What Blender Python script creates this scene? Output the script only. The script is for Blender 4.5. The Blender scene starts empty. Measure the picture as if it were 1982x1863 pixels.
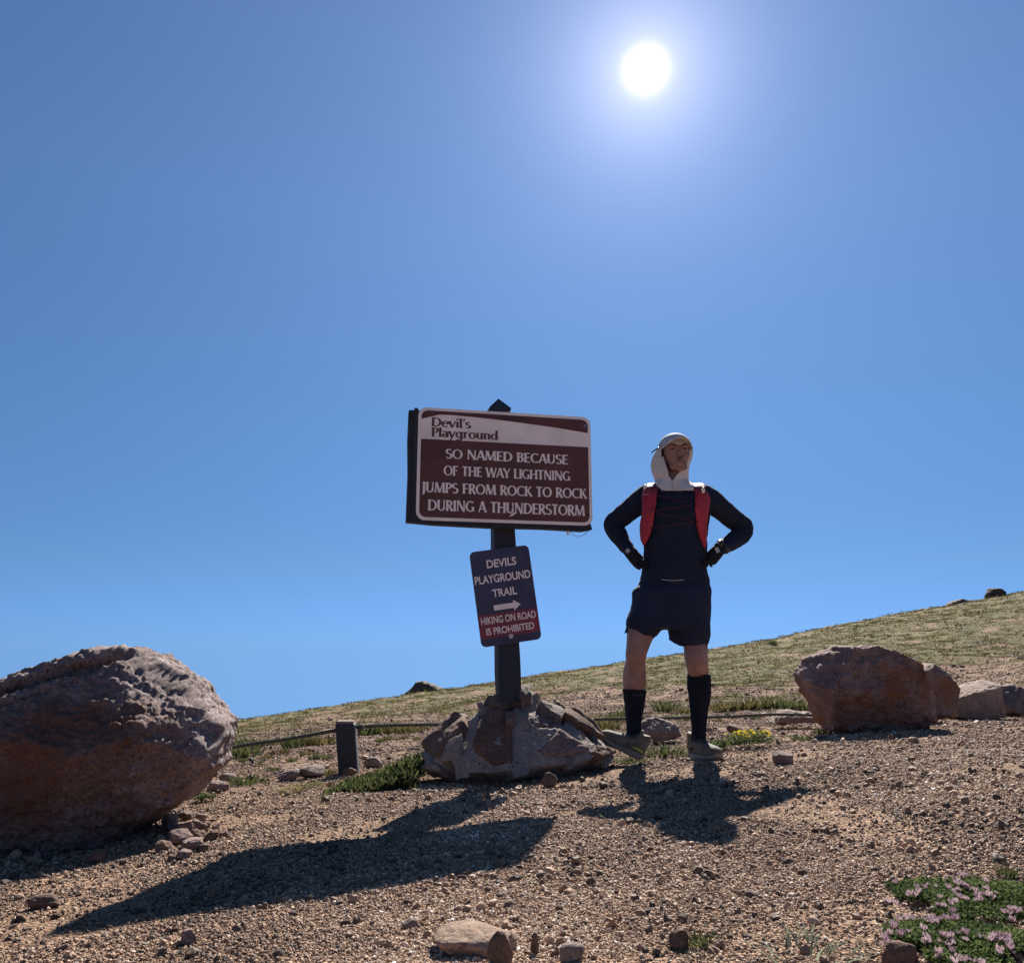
import bpy, bmesh, math, random
import numpy as np
from mathutils import Vector, Matrix, Euler

random.seed(11)
rng = np.random.default_rng(11)
sc = bpy.context.scene
COL = sc.collection
R = math.radians

# ------------------------------------------------------------------ camera, sky, sun, exposure
W0, H0, FPX, TILT, CAMH = 1982.0, 1863.0, 1516.0, R(12.23), 0.546
cam_d = bpy.data.cameras.new('camera')
cam_d.sensor_fit = 'HORIZONTAL'; cam_d.sensor_width = 36.0
cam_d.lens = FPX / W0 * 36.0
cam_d.clip_start = 0.05; cam_d.clip_end = 2000
cam = bpy.data.objects.new('camera', cam_d); COL.objects.link(cam)
cam.location = (0, 0, CAMH); cam.rotation_euler = (R(90) + TILT, 0, 0)
sc.camera = cam

SUN_EL, SUN_AZ = R(39.4), R(11.16)
SUNV = np.array([math.sin(SUN_AZ) * math.cos(SUN_EL), math.cos(SUN_AZ) * math.cos(SUN_EL), math.sin(SUN_EL)])
SKY_STRENGTH, SUN_STRENGTH, EXPOSURE = 0.06, 5.0, 1.317
sun_d = bpy.data.lights.new('sun', 'SUN'); sun_d.energy = SUN_STRENGTH; sun_d.angle = R(0.53)
sun_d.color = (1.0, 0.93, 0.84)
sun = bpy.data.objects.new('sun', sun_d); COL.objects.link(sun)
sun.rotation_euler = Vector(SUNV).to_track_quat('Z', 'Y').to_euler()
sun.location = (2, 8, 8)

world = bpy.data.worlds.new('World'); sc.world = world; world.use_nodes = True
nt = world.node_tree; nt.nodes.clear()
def wn(t, **kw):
    n = nt.nodes.new(t)
    for k, v in kw.items(): setattr(n, k, v)
    return n
def wmath(op, a, b=None):
    n = wn('ShaderNodeMath', operation=op)
    for i, v in enumerate((a, b)):
        if v is None: continue
        if isinstance(v, (int, float)): n.inputs[i].default_value = v
        else: nt.links.new(v, n.inputs[i])
    return n.outputs[0]
sky = wn('ShaderNodeTexSky', sky_type='NISHITA', sun_disc=False, sun_elevation=SUN_EL, sun_rotation=SUN_AZ,
         altitude=3900.0, air_density=1.0, dust_density=0.3, ozone_density=1.0)
tint = wn('ShaderNodeMix', data_type='RGBA', blend_type='MULTIPLY')
tint.inputs[0].default_value = 1.0
tcs = wn('ShaderNodeTexCoord'); sepz = wn('ShaderNodeSeparateXYZ'); nt.links.new(tcs.outputs['Generated'], sepz.inputs[0])
thin = wn('ShaderNodeValToRGB')                            # thin dry air at 3,900 m: less white haze low down, deeper blue
el = thin.color_ramp.elements
el[0].position, el[0].color = 0.0, (0.132, 0.258, 0.575, 1); el[1].position, el[1].color = 1.0, (0.5, 0.66, 0.78, 1)
for z_, c_ in ((0.1, (0.25, 0.37, 0.52)), (0.27, (0.38, 0.55, 0.68)), (0.5, (0.54, 0.72, 0.85)), (0.64, (0.56, 0.74, 0.87))):
    q_ = el.new(z_); q_.color = c_ + (1,)
nt.links.new(sepz.outputs[2], thin.inputs[0]); nt.links.new(thin.outputs[0], tint.inputs[7])
tcv = wn('ShaderNodeTexCoord'); mxv = wn('ShaderNodeVectorMath', operation='MAXIMUM')   # below the horizon the sky goes on as at the horizon
nt.links.new(tcv.outputs['Generated'], mxv.inputs[0]); mxv.inputs[1].default_value = (-2, -2, 0.004)
nt.links.new(mxv.outputs[0], sky.inputs['Vector'])
nt.links.new(sky.outputs[0], tint.inputs[6])
bg = wn('ShaderNodeBackground'); bg.inputs[1].default_value = SKY_STRENGTH
nt.links.new(tint.outputs[2], bg.inputs[0])
# the sun's disc and the aureole of bright air round it
tc = wn('ShaderNodeTexCoord')
dp = wn('ShaderNodeVectorMath', operation='DOT_PRODUCT')
nt.links.new(tc.outputs['Generated'], dp.inputs[0]); dp.inputs[1].default_value = tuple(SUNV)
ang = wmath('ARCCOSINE', wmath('MINIMUM', dp.outputs['Value'], 0.9999999))
deg = wmath('MULTIPLY', ang, 57.29578)
def gauss(s, amp, p=2.0):
    return wmath('MULTIPLY', wmath('EXPONENT', wmath('MULTIPLY', wmath('POWER', wmath('DIVIDE', deg, s), p), -1.0)), amp)
core = wmath('ADD', gauss(0.9, 1.3, 2.0), gauss(3.5, 0.33, 1.0))
halo = wmath('ADD', gauss(8.0, 0.045, 1.3), gauss(27.0, 0.072, 2.0))
bg2 = wn('ShaderNodeBackground'); bg2.inputs[0].default_value = (1.0, 0.88, 0.97, 1); nt.links.new(core, bg2.inputs[1])
bg3 = wn('ShaderNodeBackground'); bg3.inputs[0].default_value = (0.42, 0.60, 1.0, 1); nt.links.new(halo, bg3.inputs[1])
a1 = wn('ShaderNodeAddShader'); a2 = wn('ShaderNodeAddShader'); wo = wn('ShaderNodeOutputWorld')
nt.links.new(bg.outputs[0], a1.inputs[0]); nt.links.new(bg2.outputs[0], a1.inputs[1])
nt.links.new(a1.outputs[0], a2.inputs[0]); nt.links.new(bg3.outputs[0], a2.inputs[1])
nt.links.new(a2.outputs[0], wo.inputs[0])
sc.view_settings.view_transform = 'Standard'; sc.view_settings.look = 'None'
sc.view_settings.gamma = 1.0; sc.view_settings.exposure = EXPOSURE
sc.render.engine = 'CYCLES'
sc.cycles.max_bounces = 6; sc.cycles.transparent_max_bounces = 8
sc.cycles.use_adaptive_sampling = True; sc.cycles.adaptive_threshold = 0.015

# ------------------------------------------------------------------ survey: where a sight line meets a vertical plane or the ground
CT, ST = math.cos(TILT), math.sin(TILT)
def ray(px, py):
    u = (px - W0 / 2) / FPX; v = (H0 / 2 - py) / FPX
    return np.array([u, CT - ST * v, ST + CT * v])
def at(px, py, Y):
    r = ray(px, py); k = Y / r[1]
    return np.array([r[0] * k, Y, CAMH + r[2] * k])

def hash3(i, j, k):
    n = (i * 374761393 + j * 668265263 + k * 2147483647 + 1013904223) & 0xFFFFFFFF
    n = ((n ^ (n >> 13)) * 1274126177) & 0xFFFFFFFF
    n = ((n ^ (n >> 16)) * 2246822519) & 0xFFFFFFFF
    return ((n ^ (n >> 15)) & 0xFFFFFF).astype(np.float64) / 0xFFFFFF
def vnoise(p):
    p = np.asarray(p, float); f = np.floor(p); t = p - f; t = t * t * t * (t * (t * 6 - 15) + 10)
    i, j, k = (f[..., 0].astype(np.int64), f[..., 1].astype(np.int64), f[..., 2].astype(np.int64))
    out = 0
    for a in (0, 1):
        wa = t[..., 0] if a else 1 - t[..., 0]
        for b in (0, 1):
            wb = t[..., 1] if b else 1 - t[..., 1]
            for c in (0, 1):
                wc = t[..., 2] if c else 1 - t[..., 2]
                out = out + wa * wb * wc * hash3(i + a, j + b, k + c)
    return out * 2 - 1
def fbm(p, oct=4, gain=0.5, lac=2.03):
    p = np.asarray(p, float); s = 0; a = 1.0; n = 0
    for o in range(oct):
        s = s + a * vnoise(p + 17.3 * o); n += a; p = p * lac; a *= gain
    return s / n

# control points of the land beyond the pad: (image x, image y, distance)
CTRL = [(-500, 1530, 6), (-500, 1500, 10), (-500, 1480, 20), (-500, 1478, 60),
        (0, 1512, 6), (0, 1490, 9), (0, 1468, 20), (0, 1462, 60),
        (450, 1468, 6.2), (450, 1444, 9), (450, 1418, 22), (450, 1400, 60),
        (800, 1442, 6.2), (800, 1414, 9), (800, 1374, 22), (800, 1346, 60),
        (1100, 1425, 6.4), (1100, 1395, 9), (1100, 1340, 22), (1100, 1300, 60),
        (1440, 1412, 6.6), (1440, 1378, 9), (1440, 1300, 22), (1440, 1247, 60),
        (1700, 1404, 6.8), (1700, 1366, 9), (1700, 1274, 22), (1700, 1197, 60),
        (1982, 1390, 7.0), (1982, 1352, 9.5), (1982, 1238, 22), (1982, 1146, 60),
        (2500, 1365, 7.0), (2500, 1310, 10), (2500, 1160, 22), (2500, 1050, 60)]
for (x, y) in ((-500, 1478), (0, 1462), (450, 1400), (800, 1346), (1100, 1300), (1440, 1247), (1700, 1197), (1982, 1146), (2500, 1050)):
    CTRL += [(x, y + 5, 75), (x, y + 40, 110), (x, y + 100, 220)]
CT_A = np.array(CTRL, float)
def _q(px, lY): return np.stack([np.asarray(px) / 420.0, np.asarray(lY) * 1.6], -1)
_cq = _q(CT_A[:, 0], np.log(CT_A[:, 2]))
def _tps(r2): return 0.5 * r2 * np.log(r2 + 1e-12)
_n = len(CTRL)
_K = _tps(((_cq[:, None] - _cq[None]) ** 2).sum(-1)) + 1e-4 * np.eye(_n)
_Pm = np.c_[np.ones(_n), _cq]
_A = np.block([[_K, _Pm], [_Pm.T, np.zeros((3, 3))]])
_sol = np.linalg.solve(_A, np.r_[CT_A[:, 1], 0, 0, 0])
def land_py(px, lY):
    q = _q(np.clip(px, -600, 2600), lY)
    d2 = ((q[..., None, :] - _cq) ** 2).sum(-1)
    return _tps(d2) @ _sol[:_n] + _sol[_n] + q @ _sol[_n + 1:]
def plane(x, y): return 0.0652 * (x - 0.803) - 0.0452 * (np.minimum(y, 7) - 4.15)
def gz_base(x, y):
    x = np.asarray(x, float); y = np.asarray(y, float)
    zp = plane(np.clip(x, -6, 6), y)
    Y = np.clip(y, 4.5, 220)
    py = np.full(x.shape, 1400.0)
    for _ in range(3):
        v = (H0 / 2 - py) / FPX; ry = CT - ST * v
        px = W0 / 2 + FPX * (x / Y) * ry
        py = land_py(px, np.log(Y))
    v = (H0 / 2 - py) / FPX
    zl = CAMH + Y * (ST + CT * v) / (CT - ST * v)
    t = np.clip((y - 4.7) / 2.0, 0, 1); t = t * t * (3 - 2 * t)
    return zp * (1 - t) + zl * t
def gz(x, y):
    x = np.asarray(x, float); y = np.asarray(y, float)
    p = np.stack([x, y, np.zeros_like(x)], -1)
    far = np.clip((y - 7) / 20, 0, 1)
    near = 0.014 * fbm(p * 2.3, 3) + 0.006 * fbm(p * 9.0 + 5, 2)
    hill = far * (0.22 * fbm(p * 0.35 + 3, 4) + 0.13 * fbm(p * 1.7 + 9, 3))
    return gz_base(x, y) + near * (1 - 0.6 * far) + hill
def gz1(x, y): return float(gz(np.array([x]), np.array([y]))[0])
def ground_at(px, py):
    r = ray(px, py); ks = np.concatenate([np.linspace(1.0, 12, 900), np.geomspace(12.02, 130, 700)]) / r[1]
    P = np.array([0, 0, CAMH]) + ks[:, None] * r
    below = P[:, 2] <= gz(P[:, 0], P[:, 1])
    i = int(np.argmax(below)) if below.any() else len(ks) - 1
    return P[i]
def mpp(P):                                                # metres per photo pixel at a point
    return (P[1] * CT + (P[2] - CAMH) * ST) / FPX

# ------------------------------------------------------------------ object helpers
def mesh_obj(name, V, F, mat=None, parent=None, smooth=True):
    me = bpy.data.meshes.new(name)
    me.from_pydata([tuple(map(float, v)) for v in V], [], [tuple(int(i) for i in f) for f in F])
    me.update()
    return link(name, me, mat, parent, smooth)
def link(name, me, mat=None, parent=None, smooth=True):
    o = bpy.data.objects.new(name, me); COL.objects.link(o)
    if mat is not None and me is not None:
        me.materials.clear(); me.materials.append(mat)
    if me is not None:
        me.polygons.foreach_set('use_smooth', [bool(smooth)] * len(me.polygons))
    if parent is not None:
        o.parent = parent
        o.matrix_parent_inverse = Matrix.LocRotScale(parent.location, parent.rotation_euler, None).inverted()
    return o
def fast_mesh(name, V, F):                                  # V (n,3), F (m,k) arrays
    me = bpy.data.meshes.new(name)
    F = np.asarray(F); m, k = F.shape
    me.vertices.add(len(V)); me.vertices.foreach_set('co', np.asarray(V, np.float32).ravel())
    me.loops.add(m * k); me.loops.foreach_set('vertex_index', F.astype(np.int32).ravel())
    me.polygons.add(m); me.polygons.foreach_set('loop_start', np.arange(0, m * k, k, dtype=np.int32))
    me.update(calc_edges=True); me.validate()
    return me
def tag(o, label, cat, group=None, kind=None):
    if label: o['label'] = label
    if cat: o['category'] = cat
    if group: o['group'] = group
    if kind: o['kind'] = kind
    return o
def empty(name, loc, label=None, cat=None, group=None):
    o = bpy.data.objects.new(name, None); COL.objects.link(o); o.location = [float(c) for c in loc]
    o.empty_display_size = 0.1
    return tag(o, label, cat, group)
def frame_axes(t, ref):
    s = ref - t * (ref @ t); s = s / (np.linalg.norm(s) + 1e-9)
    return s, np.cross(t, s)
def catmull(P, n):
    P = np.asarray(P, float); m = len(P)
    if m < 3: return np.array([P[0] + (P[-1] - P[0]) * k / (n - 1) for k in range(n)])
    out = []
    for q in np.linspace(0, m - 1, n):
        i = min(int(q), m - 2); t = q - i
        p0, p1, p2, p3 = P[max(i - 1, 0)], P[i], P[i + 1], P[min(i + 2, m - 1)]
        out.append(0.5 * (2 * p1 + (p2 - p0) * t + (2 * p0 - 5 * p1 + 4 * p2 - p3) * t * t + (3 * p1 - p0 - 3 * p2 + p3) * t ** 3))
    return np.array(out)
def tube(P, rad, ref=(1, 0, 0), seg=18, n=None, ex=2.0, fixed=None):
    """closed tube through points P; rad = list of radius or (a, b); ref = direction of the a axis"""
    P = np.asarray(P, float)
    rad = np.array([(r, r) if np.isscalar(r) else tuple(r) for r in rad], float)
    if n:
        C = catmull(np.c_[P, rad], n); P, rad = C[:, :3], np.maximum(C[:, 3:], 1e-4)
    ref = np.asarray(ref, float); V = []; N = len(P)
    for i in range(N):
        t = P[min(i + 1, N - 1)] - P[max(i - 1, 0)]
        if fixed is not None: t = np.asarray(fixed, float)
        t = t / (np.linalg.norm(t) + 1e-9); s, u = frame_axes(t, ref)
        for k in range(seg):
            a = 2 * math.pi * k / seg; c, sn = math.cos(a), math.sin(a)
            c = math.copysign(abs(c) ** (2 / ex), c); sn = math.copysign(abs(sn) ** (2 / ex), sn)
            V.append(P[i] + s * rad[i, 0] * c + u * rad[i, 1] * sn)
    F = []
    for i in range(N - 1):
        for k in range(seg):
            k2 = (k + 1) % seg
            F.append((i * seg + k, i * seg + k2, (i + 1) * seg + k2, (i + 1) * seg + k))
    b = len(V); V.append(P[0]); V.append(P[-1])
    for k in range(seg):
        k2 = (k + 1) % seg
        F.append((b, k2, k)); F.append((b + 1, (N - 1) * seg + k, (N - 1) * seg + k2))
    return V, F
def ico(sub):
    bm = bmesh.new(); bmesh.ops.create_icosphere(bm, subdivisions=sub, radius=1.0)
    V = np.array([v.co[:] for v in bm.verts]); F = np.array([[v.index for v in f.verts] for f in bm.faces]); bm.free()
    return V, F
ICO = {s: ico(s) for s in (1, 2, 3, 4, 5, 6, 7)}
def ellipsoid(c, r, sub=3):
    V, F = ICO[sub]; return list(V * np.asarray(r, float) + np.asarray(c, float)), [tuple(f) for f in F]
def joinm(parts):
    V, F = [], []
    for v, f in parts:
        b = len(V); V += [tuple(x) for x in v]; F += [tuple(int(i) + b for i in q) for q in f]
    return V, F
def union(parts, voxel, smooth=3, fac=0.5):
    """weld closed shells into one continuous skin"""
    V, F = joinm(parts)
    me = bpy.data.meshes.new('tmp'); me.from_pydata([tuple(map(float, v)) for v in V], [], F); me.update()
    o = bpy.data.objects.new('tmp', me); COL.objects.link(o)
    m = o.modifiers.new('r', 'REMESH'); m.mode = 'VOXEL'; m.voxel_size = voxel
    if smooth:
        s = o.modifiers.new('s', 'SMOOTH'); s.factor = fac; s.iterations = smooth
    dg = bpy.context.evaluated_depsgraph_get(); dg.update()
    out = bpy.data.meshes.new_from_object(o.evaluated_get(dg))
    bpy.data.objects.remove(o); bpy.data.meshes.remove(me)
    return out
def get_co(me):
    a = np.empty(len(me.vertices) * 3, np.float32); me.vertices.foreach_get('co', a); return a.reshape(-1, 3).astype(float)
def set_co(me, V): me.vertices.foreach_set('co', np.asarray(V, np.float32).ravel()); me.update()
def get_no(me):
    a = np.empty(len(me.vertices) * 3, np.float32); me.vertices.foreach_get('normal', a); return a.reshape(-1, 3).astype(float)
def box(c, s, rot=None, bev=0.0):
    bm = bmesh.new(); bmesh.ops.create_cube(bm, size=1.0)
    for v in bm.verts: v.co = Vector((v.co.x * s[0], v.co.y * s[1], v.co.z * s[2]))
    if bev: bmesh.ops.bevel(bm, geom=bm.edges[:], offset=bev, segments=2, affect='EDGES', profile=0.5)
    M = (rot.to_matrix().to_4x4() if rot else Matrix.Identity(4)); M.translation = Vector([float(q) for q in c])
    bm.transform(M); bm.verts.index_update()
    V = [v.co[:] for v in bm.verts]; F = [tuple(v.index for v in f.verts) for f in bm.faces]; bm.free()
    return V, F

# ------------------------------------------------------------------ materials
def new_mat(name):
    m = bpy.data.materials.new(name); m.use_nodes = True
    return m, m.node_tree, m.node_tree.nodes['Principled BSDF']
def plain(name, col, rough=0.7, metal=0.0, bump=0.0, bscale=200.0, vary=0.12, vscale=12.0, spec=0.5):
    m, t, b = new_mat(name); N, L = t.nodes, t.links
    co = N.new('ShaderNodeTexCoord')
    no = N.new('ShaderNodeTexNoise'); no.inputs['Scale'].default_value = vscale; no.inputs['Detail'].default_value = 5
    L.new(co.outputs['Object'], no.inputs['Vector'])
    rp = N.new('ShaderNodeValToRGB')
    rp.color_ramp.elements[0].position = 0.3; rp.color_ramp.elements[1].position = 0.7
    rp.color_ramp.elements[0].color = tuple(c * (1 - vary) for c in col) + (1,)
    rp.color_ramp.elements[1].color = tuple(min(1, c * (1 + vary)) for c in col) + (1,)
    L.new(no.outputs['Fac'], rp.inputs[0]); L.new(rp.outputs[0], b.inputs['Base Color'])
    b.inputs['Roughness'].default_value = rough; b.inputs['Metallic'].default_value = metal
    b.inputs['Specular IOR Level'].default_value = spec
    if bump:
        n2 = N.new('ShaderNodeTexNoise'); n2.inputs['Scale'].default_value = bscale; n2.inputs['Detail'].default_value = 4
        L.new(co.outputs['Object'], n2.inputs['Vector'])
        bp = N.new('ShaderNodeBump'); bp.inputs['Strength'].default_value = bump; bp.inputs['Distance'].default_value = 0.004
        L.new(n2.outputs['Fac'], bp.inputs['Height']); L.new(bp.outputs[0], b.inputs['Normal'])
    return m
def ramp(N, stops):
    r = N.new('ShaderNodeValToRGB'); e = r.color_ramp.elements
    e[0].position, e[0].color = stops[0][0], tuple(stops[0][1]) + (1,)
    e[1].position, e[1].color = stops[-1][0], tuple(stops[-1][1]) + (1,)
    for p, c in stops[1:-1]:
        q = e.new(p); q.color = tuple(c) + (1,)
    return r
def rock_mat(name, dark, mid, light, stain=None, scale=1.0, stain_scale=2.0, stain_lo=0.5):
    m, t, b = new_mat(name); N, L = t.nodes, t.links
    co = N.new('ShaderNodeTexCoord')
    def noise(s, d=6, r=0.6):
        n = N.new('ShaderNodeTexNoise'); n.inputs['Scale'].default_value = s * scale; n.inputs['Detail'].default_value = d
        n.inputs['Roughness'].default_value = r; L.new(co.outputs['Object'], n.inputs['Vector']); return n
    n1 = noise(7, 8, 0.65)
    r1 = ramp(N, [(0.3, dark), (0.5, mid), (0.72, light)]); L.new(n1.outputs['Fac'], r1.inputs[0])
    n2 = noise(95, 4, 0.75)                                   # crystals
    r2 = ramp(N, [(0.33, (0.30, 0.30, 0.32)), (0.46, (0.95, 0.95, 0.95)), (0.6, (1.0, 1.0, 1.0)), (0.72, (1.75, 1.65, 1.58))])
    L.new(n2.outputs['Fac'], r2.inputs[0])
    mx = N.new('ShaderNodeMix'); mx.data_type = 'RGBA'; mx.blend_type = 'MULTIPLY'; mx.inputs[0].default_value = 0.95
    L.new(r1.outputs[0], mx.inputs[6]); L.new(r2.outputs[0], mx.inputs[7])
    last = mx.outputs[2]
    if stain:
        n3 = noise(stain_scale, 7, 0.6)
        r3 = ramp(N, [(stain_lo - 0.04, (0, 0, 0)), (stain_lo + 0.08, (1, 1, 1))]); L.new(n3.outputs['Fac'], r3.inputs[0])
        m2 = N.new('ShaderNodeMix'); m2.data_type = 'RGBA'; m2.blend_type = 'MIX'
        L.new(r3.outputs[0], m2.inputs[0]); L.new(last, m2.inputs[6]); m2.inputs[7].default_value = tuple(stain) + (1,)
        m3 = N.new('ShaderNodeMix'); m3.data_type = 'RGBA'; m3.blend_type = 'MULTIPLY'; m3.inputs[0].default_value = 0.8
        L.new(m2.outputs[2], m3.inputs[6]); L.new(r2.outputs[0], m3.inputs[7])
        last = m3.outputs[2]
    dk = N.new('ShaderNodeMix'); dk.data_type = 'RGBA'; dk.blend_type = 'MULTIPLY'; dk.inputs[0].default_value = 1
    L.new(last, dk.inputs[6]); dk.inputs[7].default_value = (0.76, 0.70, 0.71, 1); last = dk.outputs[2]
    L.new(last, b.inputs['Base Color']); b.inputs['Roughness'].default_value = 0.9
    b.inputs['Specular IOR Level'].default_value = 0.25
    h1 = noise(45, 8, 0.7); h2 = noise(220, 4, 0.6)
    ad = N.new('ShaderNodeMath'); ad.operation = 'MULTIPLY_ADD'; ad.inputs[1].default_value = 0.35
    L.new(h2.outputs['Fac'], ad.inputs[0]); L.new(h1.outputs['Fac'], ad.inputs[2])
    bp = N.new('ShaderNodeBump'); bp.inputs['Strength'].default_value = 0.75; bp.inputs['Distance'].default_value = 0.012 / scale
    L.new(ad.outputs[0], bp.inputs['Height']); L.new(bp.outputs[0], b.inputs['Normal'])
    return m
M = {}
M['granite_left'] = rock_mat('granite_pink_grey', (0.20, 0.16, 0.15), (0.30, 0.25, 0.235), (0.46, 0.40, 0.38), stain=(0.20, 0.112, 0.078), stain_scale=1.2, stain_lo=0.53)
M['granite_red'] = rock_mat('granite_red', (0.20, 0.145, 0.13), (0.31, 0.23, 0.20), (0.45, 0.35, 0.31), stain=(0.27, 0.135, 0.07), stain_scale=2.4, stain_lo=0.55)
M['granite_grey'] = rock_mat('granite_grey', (0.16, 0.13, 0.115), (0.26, 0.215, 0.19), (0.38, 0.33, 0.30))
M['granite_pale'] = rock_mat('granite_pale', (0.26, 0.21, 0.17), (0.36, 0.29, 0.235), (0.48, 0.41, 0.34))
M['granite_tan'] = rock_mat('granite_tan', (0.27, 0.20, 0.145), (0.37, 0.28, 0.205), (0.47, 0.375, 0.285))
M['granite_brown'] = rock_mat('granite_brown', (0.12, 0.08, 0.06), (0.20, 0.135, 0.10), (0.29, 0.21, 0.16))
M['granite_lichen'] = rock_mat('granite_dark_lichen', (0.07, 0.055, 0.045), (0.125, 0.10, 0.08), (0.20, 0.165, 0.13))
M['stone_set'] = rock_mat('mortared_stone', (0.11, 0.08, 0.065), (0.19, 0.125, 0.095), (0.27, 0.20, 0.16), stain=(0.24, 0.13, 0.075), stain_scale=9, stain_lo=0.56)
M['mortar'] = rock_mat('mortar', (0.28, 0.26, 0.225), (0.38, 0.355, 0.31), (0.48, 0.45, 0.40), stain=(0.25, 0.21, 0.175), stain_scale=5, stain_lo=0.57)

# ------------------------------------------------------------------ ground
def build_ground():
    a = np.concatenate([np.linspace(-180, -62, 40, endpoint=False), np.linspace(-62, 62, 520, endpoint=False), np.linspace(62, 180, 40, endpoint=False)])
    a = np.radians(a); r = np.geomspace(0.35, 230, 560)
    A, RR = np.meshgrid(a, r); X = RR * np.sin(A); Y = RR * np.cos(A)
    Z = np.concatenate([gz(X[i:i + 40].ravel(), Y[i:i + 40].ravel()) for i in range(0, len(r), 40)])
    V = np.c_[X.ravel(), Y.ravel(), Z]
    na, nr = len(a), len(r)
    I, J = np.meshgrid(np.arange(nr - 1), np.arange(na), indexing='ij'); J2 = (J + 1) % na
    F = np.stack([I * na + J, (I + 1) * na + J, (I + 1) * na + J2, I * na + J2], -1).reshape(-1, 4)[:, ::-1]
    V = np.r_[V, [[0, 0, gz1(0, 0)]]]
    me = fast_mesh('ground', V, F)
    bm = bmesh.new(); bm.from_mesh(me); bm.verts.ensure_lookup_table()
    c = bm.verts[na * nr]
    for j in range(na): bm.faces.new((c, bm.verts[(j + 1) % na], bm.verts[j]))
    bmesh.ops.recalc_face_normals(bm, faces=bm.faces[:]); bm.to_mesh(me); bm.free()
    if me.polygons[0].normal.z < 0: me.flip_normals()
    o = link('ground', me, M['ground']); tag(o, None, None, kind='structure')
    at_ = me.attributes.new('veg', 'FLOAT', 'POINT'); V = get_co(me)
    at_.data.foreach_set('value', veg_mask(V[:, 0], V[:, 1]).astype(np.float32))
    return o
def veg_mask(x, y):
    p = np.stack([x, y * 0.55, np.zeros_like(x)], -1)
    # turf begins beyond the rope and thickens up the hillside; a bare gravel strip crosses its foot on the right
    base = np.clip((y - 6.2) / 7.0, 0, 1) * 0.6 + np.clip((y - 14) / 10, 0, 1) * 0.4
    bare = np.exp(-((y - 13.5 - 0.05 * x) / 4.0) ** 2) * np.clip((x + 3) / 5, 0, 1) * 0.42
    n = fbm(p * 0.55, 4) * 1.0 + fbm(p * 2.7 + 7, 3) * 0.8
    return np.clip(base - 0.08 - bare + n * 1.25 * np.clip((y - 5.5) / 2, 0, 1) * (1 - 0.35 * np.clip((y - 20) / 20, 0, 1)), 0, 1)
def ground_material():
    m, t, b = new_mat('gravel_ground'); N, L = t.nodes, t.links
    co = N.new('ShaderNodeTexCoord')
    def noise(s, d=5, r=0.6):
        n = N.new('ShaderNodeTexNoise'); n.inputs['Scale'].default_value = s; n.inputs['Detail'].default_value = d
        n.inputs['Roughness'].default_value = r; L.new(co.outputs['Object'], n.inputs['Vector']); return n
    vo = N.new('ShaderNodeTexVoronoi'); vo.inputs['Scale'].default_value = 150; L.new(co.outputs['Object'], vo.inputs['Vector'])
    sp = N.new('ShaderNodeSeparateColor'); L.new(vo.outputs['Color'], sp.inputs[0])
    r1 = ramp(N, [(0.0, (0.10, 0.063, 0.042)), (0.45, (0.23, 0.144, 0.094)), (0.8, (0.31, 0.205, 0.14)), (1.0, (0.4, 0.30, 0.22))])
    L.new(sp.outputs[0], r1.inputs[0])
    n0 = noise(1.1, 4); r0 = ramp(N, [(0.3, (0.8, 0.78, 0.76)), (0.7, (1.12, 1.1, 1.08))]); L.new(n0.outputs['Fac'], r0.inputs[0])
    mu = N.new('ShaderNodeMix'); mu.data_type = 'RGBA'; mu.blend_type = 'MULTIPLY'; mu.inputs[0].default_value = 1
    L.new(r1.outputs[0], mu.inputs[6]); L.new(r0.outputs[0], mu.inputs[7])
    n2 = noise(0.9, 8, 0.75)
    r2 = ramp(N, [(0.32, (0.055, 0.055, 0.024)), (0.47, (0.11, 0.098, 0.042)), (0.6, (0.16, 0.132, 0.066)), (0.75, (0.19, 0.145, 0.10))])
    L.new(n2.outputs['Fac'], r2.inputs[0])
    at_ = N.new('ShaderNodeAttribute'); at_.attribute_name = 'veg'
    n3 = noise(7, 6, 0.7)
    ma = N.new('ShaderNodeMath'); ma.operation = 'ADD'; L.new(at_.outputs['Fac'], ma.inputs[0])
    mb = N.new('ShaderNodeMath'); mb.operation = 'MULTIPLY_ADD'; mb.inputs[1].default_value = 1.1; mb.inputs[2].default_value = -0.55
    L.new(n3.outputs['Fac'], mb.inputs[0]); L.new(mb.outputs[0], ma.inputs[1])
    r3 = ramp(N, [(0.35, (0, 0, 0)), (0.62, (1, 1, 1))]); L.new(ma.outputs[0], r3.inputs[0])
    mx = N.new('ShaderNodeMix'); mx.data_type = 'RGBA'
    L.new(r3.outputs[0], mx.inputs[0]); L.new(mu.outputs[2], mx.inputs[6]); L.new(r2.outputs[0], mx.inputs[7])
    L.new(mx.outputs[2], b.inputs['Base Color']); b.inputs['Roughness'].default_value = 0.95
    b.inputs['Specular IOR Level'].default_value = 0.15
    bp = N.new('ShaderNodeBump'); bp.inputs['Strength'].default_value = 0.8; bp.inputs['Distance'].default_value = 0.012
    h = N.new('ShaderNodeMath'); h.operation = 'SUBTRACT'; h.inputs[0].default_value = 1.0; L.new(vo.outputs['Distance'], h.inputs[1])
    L.new(h.outputs[0], bp.inputs['Height'])
    b2 = N.new('ShaderNodeBump'); b2.inputs['Strength'].default_value = 0.7; b2.inputs['Distance'].default_value = 0.12
    n5 = noise(5, 6, 0.7); L.new(n5.outputs['Fac'], b2.inputs['Height']); L.new(bp.outputs[0], b2.inputs['Normal'])
    L.new(b2.outputs[0], b.inputs['Normal'])
    return m
M['ground'] = ground_material()
ground = build_ground()

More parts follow.
